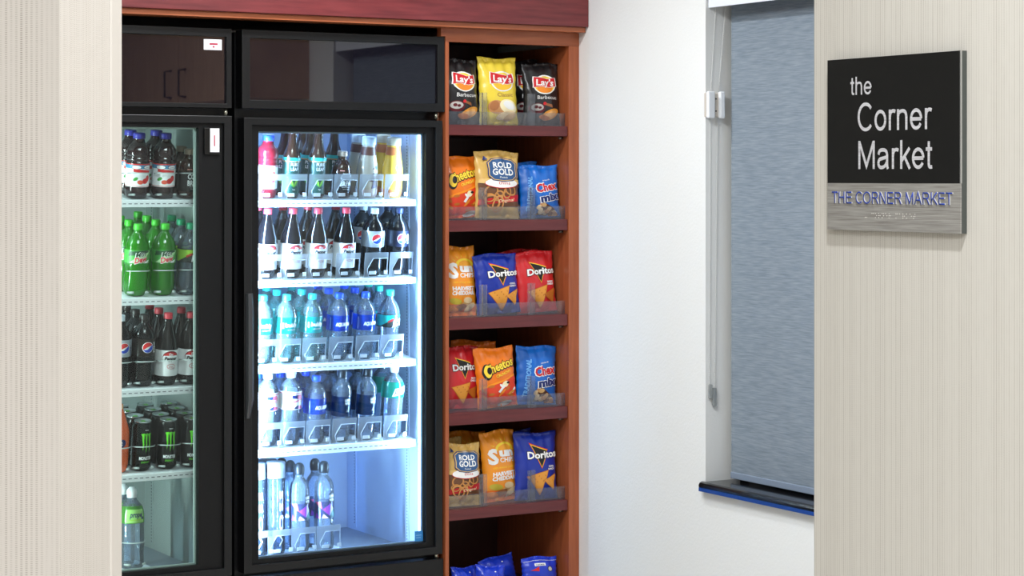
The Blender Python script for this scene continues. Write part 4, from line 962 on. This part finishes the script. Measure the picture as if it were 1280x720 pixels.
def d_sun(w, h):
    its = [Pg([(-.5 * w, .0), (.5 * w, .0), (.5 * w, .15 * h), (-.5 * w, .17 * h)], iRo if False else pm('sun_low', (236, 116, 40)))]
    its += [El(.12 * w, .715 * h, .30 * w, .115 * h, iY, 0, 20, 0, 180), El(.12 * w, .715 * h, .22 * w, .085 * h, pm('sun_mid', (246, 166, 44)), 0, 20, 0, 180)]
    for q in range(8):
        a = R(10 + q * 23); c, s = math.cos(a), math.sin(a)
        its.append(Pg([(.12 * w + c * .36 * w - s * .012 * w, .715 * h + s * .135 * h + c * .006 * h), (.12 * w + c * .36 * w + s * .012 * w, .715 * h + s * .135 * h - c * .006 * h), (.12 * w + c * .50 * w, .715 * h + s * .19 * h)], iY))
    its += [T('S', -.27 * w, .545 * h, .21 * h, iW, .30 * w, bold=.05), T('un', .16 * w, .635 * h, .115 * h, iW, .46 * w, bold=.06), T('CHIPS', .17 * w, .55 * h, .065 * h, iW, .48 * w, bold=.03),
            T('100% WHOLE GRAIN', .03 * w, .465 * h, .028 * h, iY, .66 * w), T('HARVEST', .04 * w, .365 * h, .055 * h, iW, .72 * w, bold=.05), T('CHEDDAR', .04 * w, .30 * h, .055 * h, iW, .74 * w, bold=.05)]
    for x, y, rx, r, m in ((-.22, .21, .20, -10, pm('grain', (200, 178, 60))), (.12, .17, .22, 25, iChD), (.26, .12, .20, 35, iCh), (-.05, .12, .20, 15, iBrn), (-.30, .10, .20, -15, iO), (.18, .22, .16, -5, iCh)):
        its.append(El(x * w, y * h, rx * w, .045 * h, m, r, 14))
    return its
def d_chex(w, h):
    its = [Pg([(-.5 * w, .02 * h), (-.24 * w, .02 * h), (-.22 * w, .5 * h), (-.26 * w, .97 * h), (-.5 * w, .97 * h)], pm('stripe_blue', (26, 92, 176)))]
    its += [T('TRADITIONAL', -.250 * w, .45 * h, .095 * h, iLB, .66 * h, rot=84, bold=.03)]
    its += [Pg([(-.14 * w, .05 * h), (.48 * w, .03 * h), (.34 * w, .17 * h), (.06 * w, .30 * h), (-.02 * w, .28 * h)], iBrD)]
    rr = random.Random(5)
    for k in range(14):
        t = rr.random(); x = -.08 + .46 * t; y = .06 + rr.random() * max(.05, .24 - .30 * abs(t - .25))
        its.append(El(x * w, y * h, .07 * w, .04 * h, rr.choice([iChD, iCh, iBrn, iPot]), rr.uniform(-60, 60), 9))
    its += [T('Chex', .17 * w, .505 * h, .165 * h, iW, .63 * w, rot=8, bold=.07), T('Chex', .17 * w, .51 * h, .15 * h, iR, .58 * w, rot=8, bold=.04), T('mix', .24 * w, .315 * h, .155 * h, iW, .57 * w, rot=8, bold=.07), T('mix', .24 * w, .32 * h, .14 * h, iNv, .52 * w, rot=8, bold=.05), T('snack', .16 * w, .70 * h, .03 * h, iW, .22 * w, rot=8)]
    return its
def d_plain(w, h, lab):
    if not lab: return [El(.1 * w, .80 * h, .03 * w, .02 * h, iW, 0, 8), El(-.1 * w, .5 * h, .2 * w, .08 * h, iW, 10)]
    return [Rc(-.5 * w, .5 * w, .880 * h, .888 * h, iW), Rc(-.22 * w, .10 * w, .72 * h, .80 * h, iW), T('COOKIE', -.06 * w, .735 * h, .04 * h, iNv, .26 * w, bold=.03), Pg([(-.36 * w, .60 * h), (-.1 * w, .70 * h), (-.12 * w, .56 * h)], iR), El(.22 * w, .62 * h, .08 * w, .09 * h, iK, 0, 14), El(.22 * w, .62 * h, .06 * w, .07 * h, iGy, 0, 14)]

def bag(label, x, zb, w, h, mat, design, y=6.50, th=.055, rz=0, ry=0, lean=-5, seed=0, cat='snack bag', group=None, name='snack_bag', gap=True):
    rr = random.Random(seed); ph = [rr.uniform(0, 6.28) for _ in range(6)]; am = [rr.uniform(.6, 1.2) for _ in range(3)]
    seal = .055
    def dep(u, v):
        a = max(-1, min(1, 2 * u / w)); b = max(0.0, min(1.0, (v / h - seal) / (1 - 2 * seal)))
        body = (max(0, 1 - abs(a) ** 2.6)) ** .62 * math.sin(math.pi * b) ** .55 if 0 < b < 1 else 0
        wr = (.0042 * am[0] * math.exp(-(1 - b) / .16) * math.sin(26 * u / w + ph[0]) + .0036 * am[1] * math.exp(-b / .15) * math.sin(22 * u / w + ph[1]) + .0018 * math.sin(14 * u / w + 9 * v / h + ph[2])) * (1 - abs(a) ** 4)
        fold = .0035 * am[2] * math.sin(31 * (u / w) * .5 + 17 * v / h + ph[3]) * max(0, 1 - b) * b
        return .0010 + th / 2 * body + (wr + fold) * (1 if body > 0 else .6)
    def edge(u, v):
        b = max(0.0, min(1.0, v / h)); a = 2 * u / w
        return u * (1 - .055 * math.sin(math.pi * b)) + .0012 * math.sin(40 * b + ph[4]) * a
    top = lambda u: .0035 * math.sin(7 * u / w + ph[5])
    def fn(u, v, l): return (edge(u, v), -dep(u, v) - l, v + top(u) * (v / h) ** 3)
    nu, nv = 26, 34; us = [-w / 2 + w * k / nu for k in range(nu + 1)]; vs_ = [h * k / nv for k in range(nv + 1)]
    mb = MB(); V = []; F = []
    for s in (-1, 1):
        for v in vs_:
            for u in us:
                p = fn(u, v, 0); V.append((p[0], p[1] * (1 if s < 0 else -.8), p[2]))
    o_ = (nu + 1) * (nv + 1)
    for j in range(nv):
        for i in range(nu):
            a = j * (nu + 1) + i; F.append((a, a + 1, a + nu + 2, a + nu + 1)); F.append((o_ + a, o_ + a + nu + 1, o_ + a + nu + 2, o_ + a + 1))
    for i in range(nu):
        F.append((i + 1, i, o_ + i, o_ + i + 1)); b = nv * (nu + 1) + i; F.append((b, b + 1, o_ + b + 1, o_ + b))
    for j in range(nv):
        a = j * (nu + 1); F.append((a, a + nu + 1, o_ + a + nu + 1, o_ + a)); a += nu; F.append((a + nu + 1, a, o_ + a, o_ + a + nu + 1))
    mb.add(V, F, 0, True)
    o = put(name, mb.mesh(name, [mat])); tag(o, label, cat, group)
    o.location = (x + (y - 6.542) * .5 if y < 6.54 else x - .021, y - .042, zb + .0012 + abs(math.sin(R(ry))) * w * .5)
    o.rotation_euler = (R(lean), R(ry), R(rz))
    if design: print_on('front_print', design(w * .94, h), fn, .0045, o, .0010, .0004)
    return o
Gp = lambda i: f'snack bags on the {NTH[i]} shelf'
z = [s[0] for s in SHELF]
LB = lambda b: (lambda w, h: d_lays(w, h, b)); DB = lambda b: (lambda w, h: d_doritos(w, h, b)); PB = lambda b: (lambda w, h: d_plain(w, h, b))
bag('black barbecue potato chip bag against the cooler side of the top shelf', 3.632, z[0], .150, .232, B_BLK, LB(True), seed=1, rz=2, group=Gp(0))
bag('bright yellow potato chip bag in the middle of the top shelf', 3.787, z[0], .158, .240, B_YEL, LB(False), seed=2, y=6.498, group=Gp(0))
bag('black barbecue chip bag nearest the wall on the top shelf', 3.964, z[0], .148, .226, B_BLK, LB(True), seed=3, rz=-3, group=Gp(0))
bag('dark bag standing behind the yellow chip bag', 3.868, z[0], .13, .215, B_BLK, LB(True), seed=4, y=6.645, rz=12, group=Gp(0))
bag('second black bag behind the barbecue bag nearest the wall', 3.950, z[0], .150, .236, B_BLK, LB(True), seed=5, y=6.582, rz=6, ry=-3, group=Gp(0))
bag('yellow chip bag hidden behind the black bag on the top shelf', 3.672, z[0], .15, .225, B_YEL, LB(False), seed=6, y=6.585, group=Gp(0))
bag('orange cheese puff bag with red lower half on the second shelf', 3.644, z[1], .148, .218, B_ORG, lambda w, h: d_cheetos(w, h), seed=7, y=6.53, rz=-3, ry=-4, group=Gp(1))
bag('gold pretzel bag with blue plaque in the middle of the second shelf', 3.779, z[1], .182, .240, B_GLD, lambda w, h: d_rold(w, h), seed=8, y=6.492, ry=1.5, group=Gp(1))
bag('blue snack mix bag at the wall end of the second shelf', 3.958, z[1], .158, .190, B_BLU, lambda w, h: d_chex(w, h), seed=9, rz=-8, ry=-2, group=Gp(1))
bag('blue snack mix bag peeking out behind the gold pretzel bag', 3.925, z[1], .165, .205, B_BLU, lambda w, h: d_chex(w, h), seed=10, y=6.582, rz=4, group=Gp(1))
bag('amber harvest cheddar chip bag at the cooler end of the third shelf', 3.632, z[2], .134, .246, B_SUN, lambda w, h: d_sun(w, h), seed=11, y=6.538, group=Gp(2))
bag('royal blue tortilla chip bag in the middle of the third shelf', 3.787, z[2], .178, .214, B_RBL, DB(True), seed=12, ry=-3, group=Gp(2))
bag('red tortilla chip bag at the wall end of the third shelf', 3.947, z[2], .168, .220, B_RED, DB(False), seed=13, y=6.51, ry=-3, group=Gp(2))
bag('second red tortilla bag tucked behind the red one on the third shelf', 3.935, z[2], .176, .222, B_RED, DB(False), seed=14, y=6.582, ry=-4, group=Gp(2))
bag('red tortilla chip bag at the cooler end of the fourth shelf', 3.628, z[3], .154, .220, B_RED, DB(False), seed=15, y=6.538, ry=2, group=Gp(3))
bag('orange cheese puff bag in the middle of the fourth shelf', 3.782, z[3], .164, .212, B_ORG, lambda w, h: d_cheetos(w, h), seed=16, ry=-3, group=Gp(3))
bag('orange bag standing just behind the middle cheese puff bag', 3.757, z[3], .165, .222, B_ORG, lambda w, h: d_cheetos(w, h), seed=17, y=6.582, ry=-2, group=Gp(3))
bag('rearmost orange bag of the cheese puff row', 3.765, z[3], .165, .226, B_ORG, lambda w, h: d_cheetos(w, h), seed=18, y=6.668, ry=3, group=Gp(3))
bag('bright blue snack mix bag at the wall end of the fourth shelf', 3.940, z[3], .170, .210, B_BLU, lambda w, h: d_chex(w, h), seed=19, y=6.505, ry=3, group=Gp(3))
bag('gold pretzel bag at the cooler end of the fifth shelf', 3.638, z[4], .150, .218, B_GLD, lambda w, h: d_rold(w, h), seed=20, ry=1, group=Gp(4))
bag('gold bag standing behind the pretzel bag on the fifth shelf', 3.634, z[4], .145, .226, B_GLD, lambda w, h: d_rold(w, h), seed=21, y=6.61, group=Gp(4))
bag('orange harvest cheddar chip bag tilting in the middle of the fifth shelf', 3.798, z[4], .150, .250, B_SUN, lambda w, h: d_sun(w, h), seed=22, y=6.525, ry=-2, rz=5, group=Gp(4))
bag('amber bag tucked behind the tilting harvest cheddar bag', 3.748, z[4], .16, .236, B_SUN, lambda w, h: d_sun(w, h), seed=23, y=6.665, ry=2, group=Gp(4))
bag('royal blue tortilla chip bag at the wall end of the fifth shelf', 3.940, z[4], .178, .240, B_RBL, DB(True), seed=24, y=6.495, ry=1, group=Gp(4))
bag('second royal blue bag behind the blue one on the fifth shelf', 3.912, z[4], .18, .232, B_RBL, DB(True), seed=25, y=6.60, ry=-3, group=Gp(4))
bz = .018
bag('blue cookie bag in the bottom bin, nearest the cooler', 3.650, bz, .12, .095, B_NAV, PB(False), seed=26, y=6.52, rz=14, ry=4, lean=-10, group=Gp(5))
bag('shiny blue cookie bag at the front of the bottom bin', 3.745, bz, .115, .098, B_NAV, PB(False), seed=27, y=6.475, rz=-6, ry=6, lean=-8, group=Gp(5))
bag('blue bag slanting behind the front bags of the bottom bin', 3.835, bz, .15, .104, B_NAV, PB(False), seed=28, y=6.57, rz=5, ry=-8, lean=-10, group=Gp(5))
bag('blue cookie bag with white line and black oval in the bottom bin', 3.955, bz, .150, .112, B_NAV, PB(True), seed=29, y=6.49, ry=1, lean=-6, group=Gp(5))
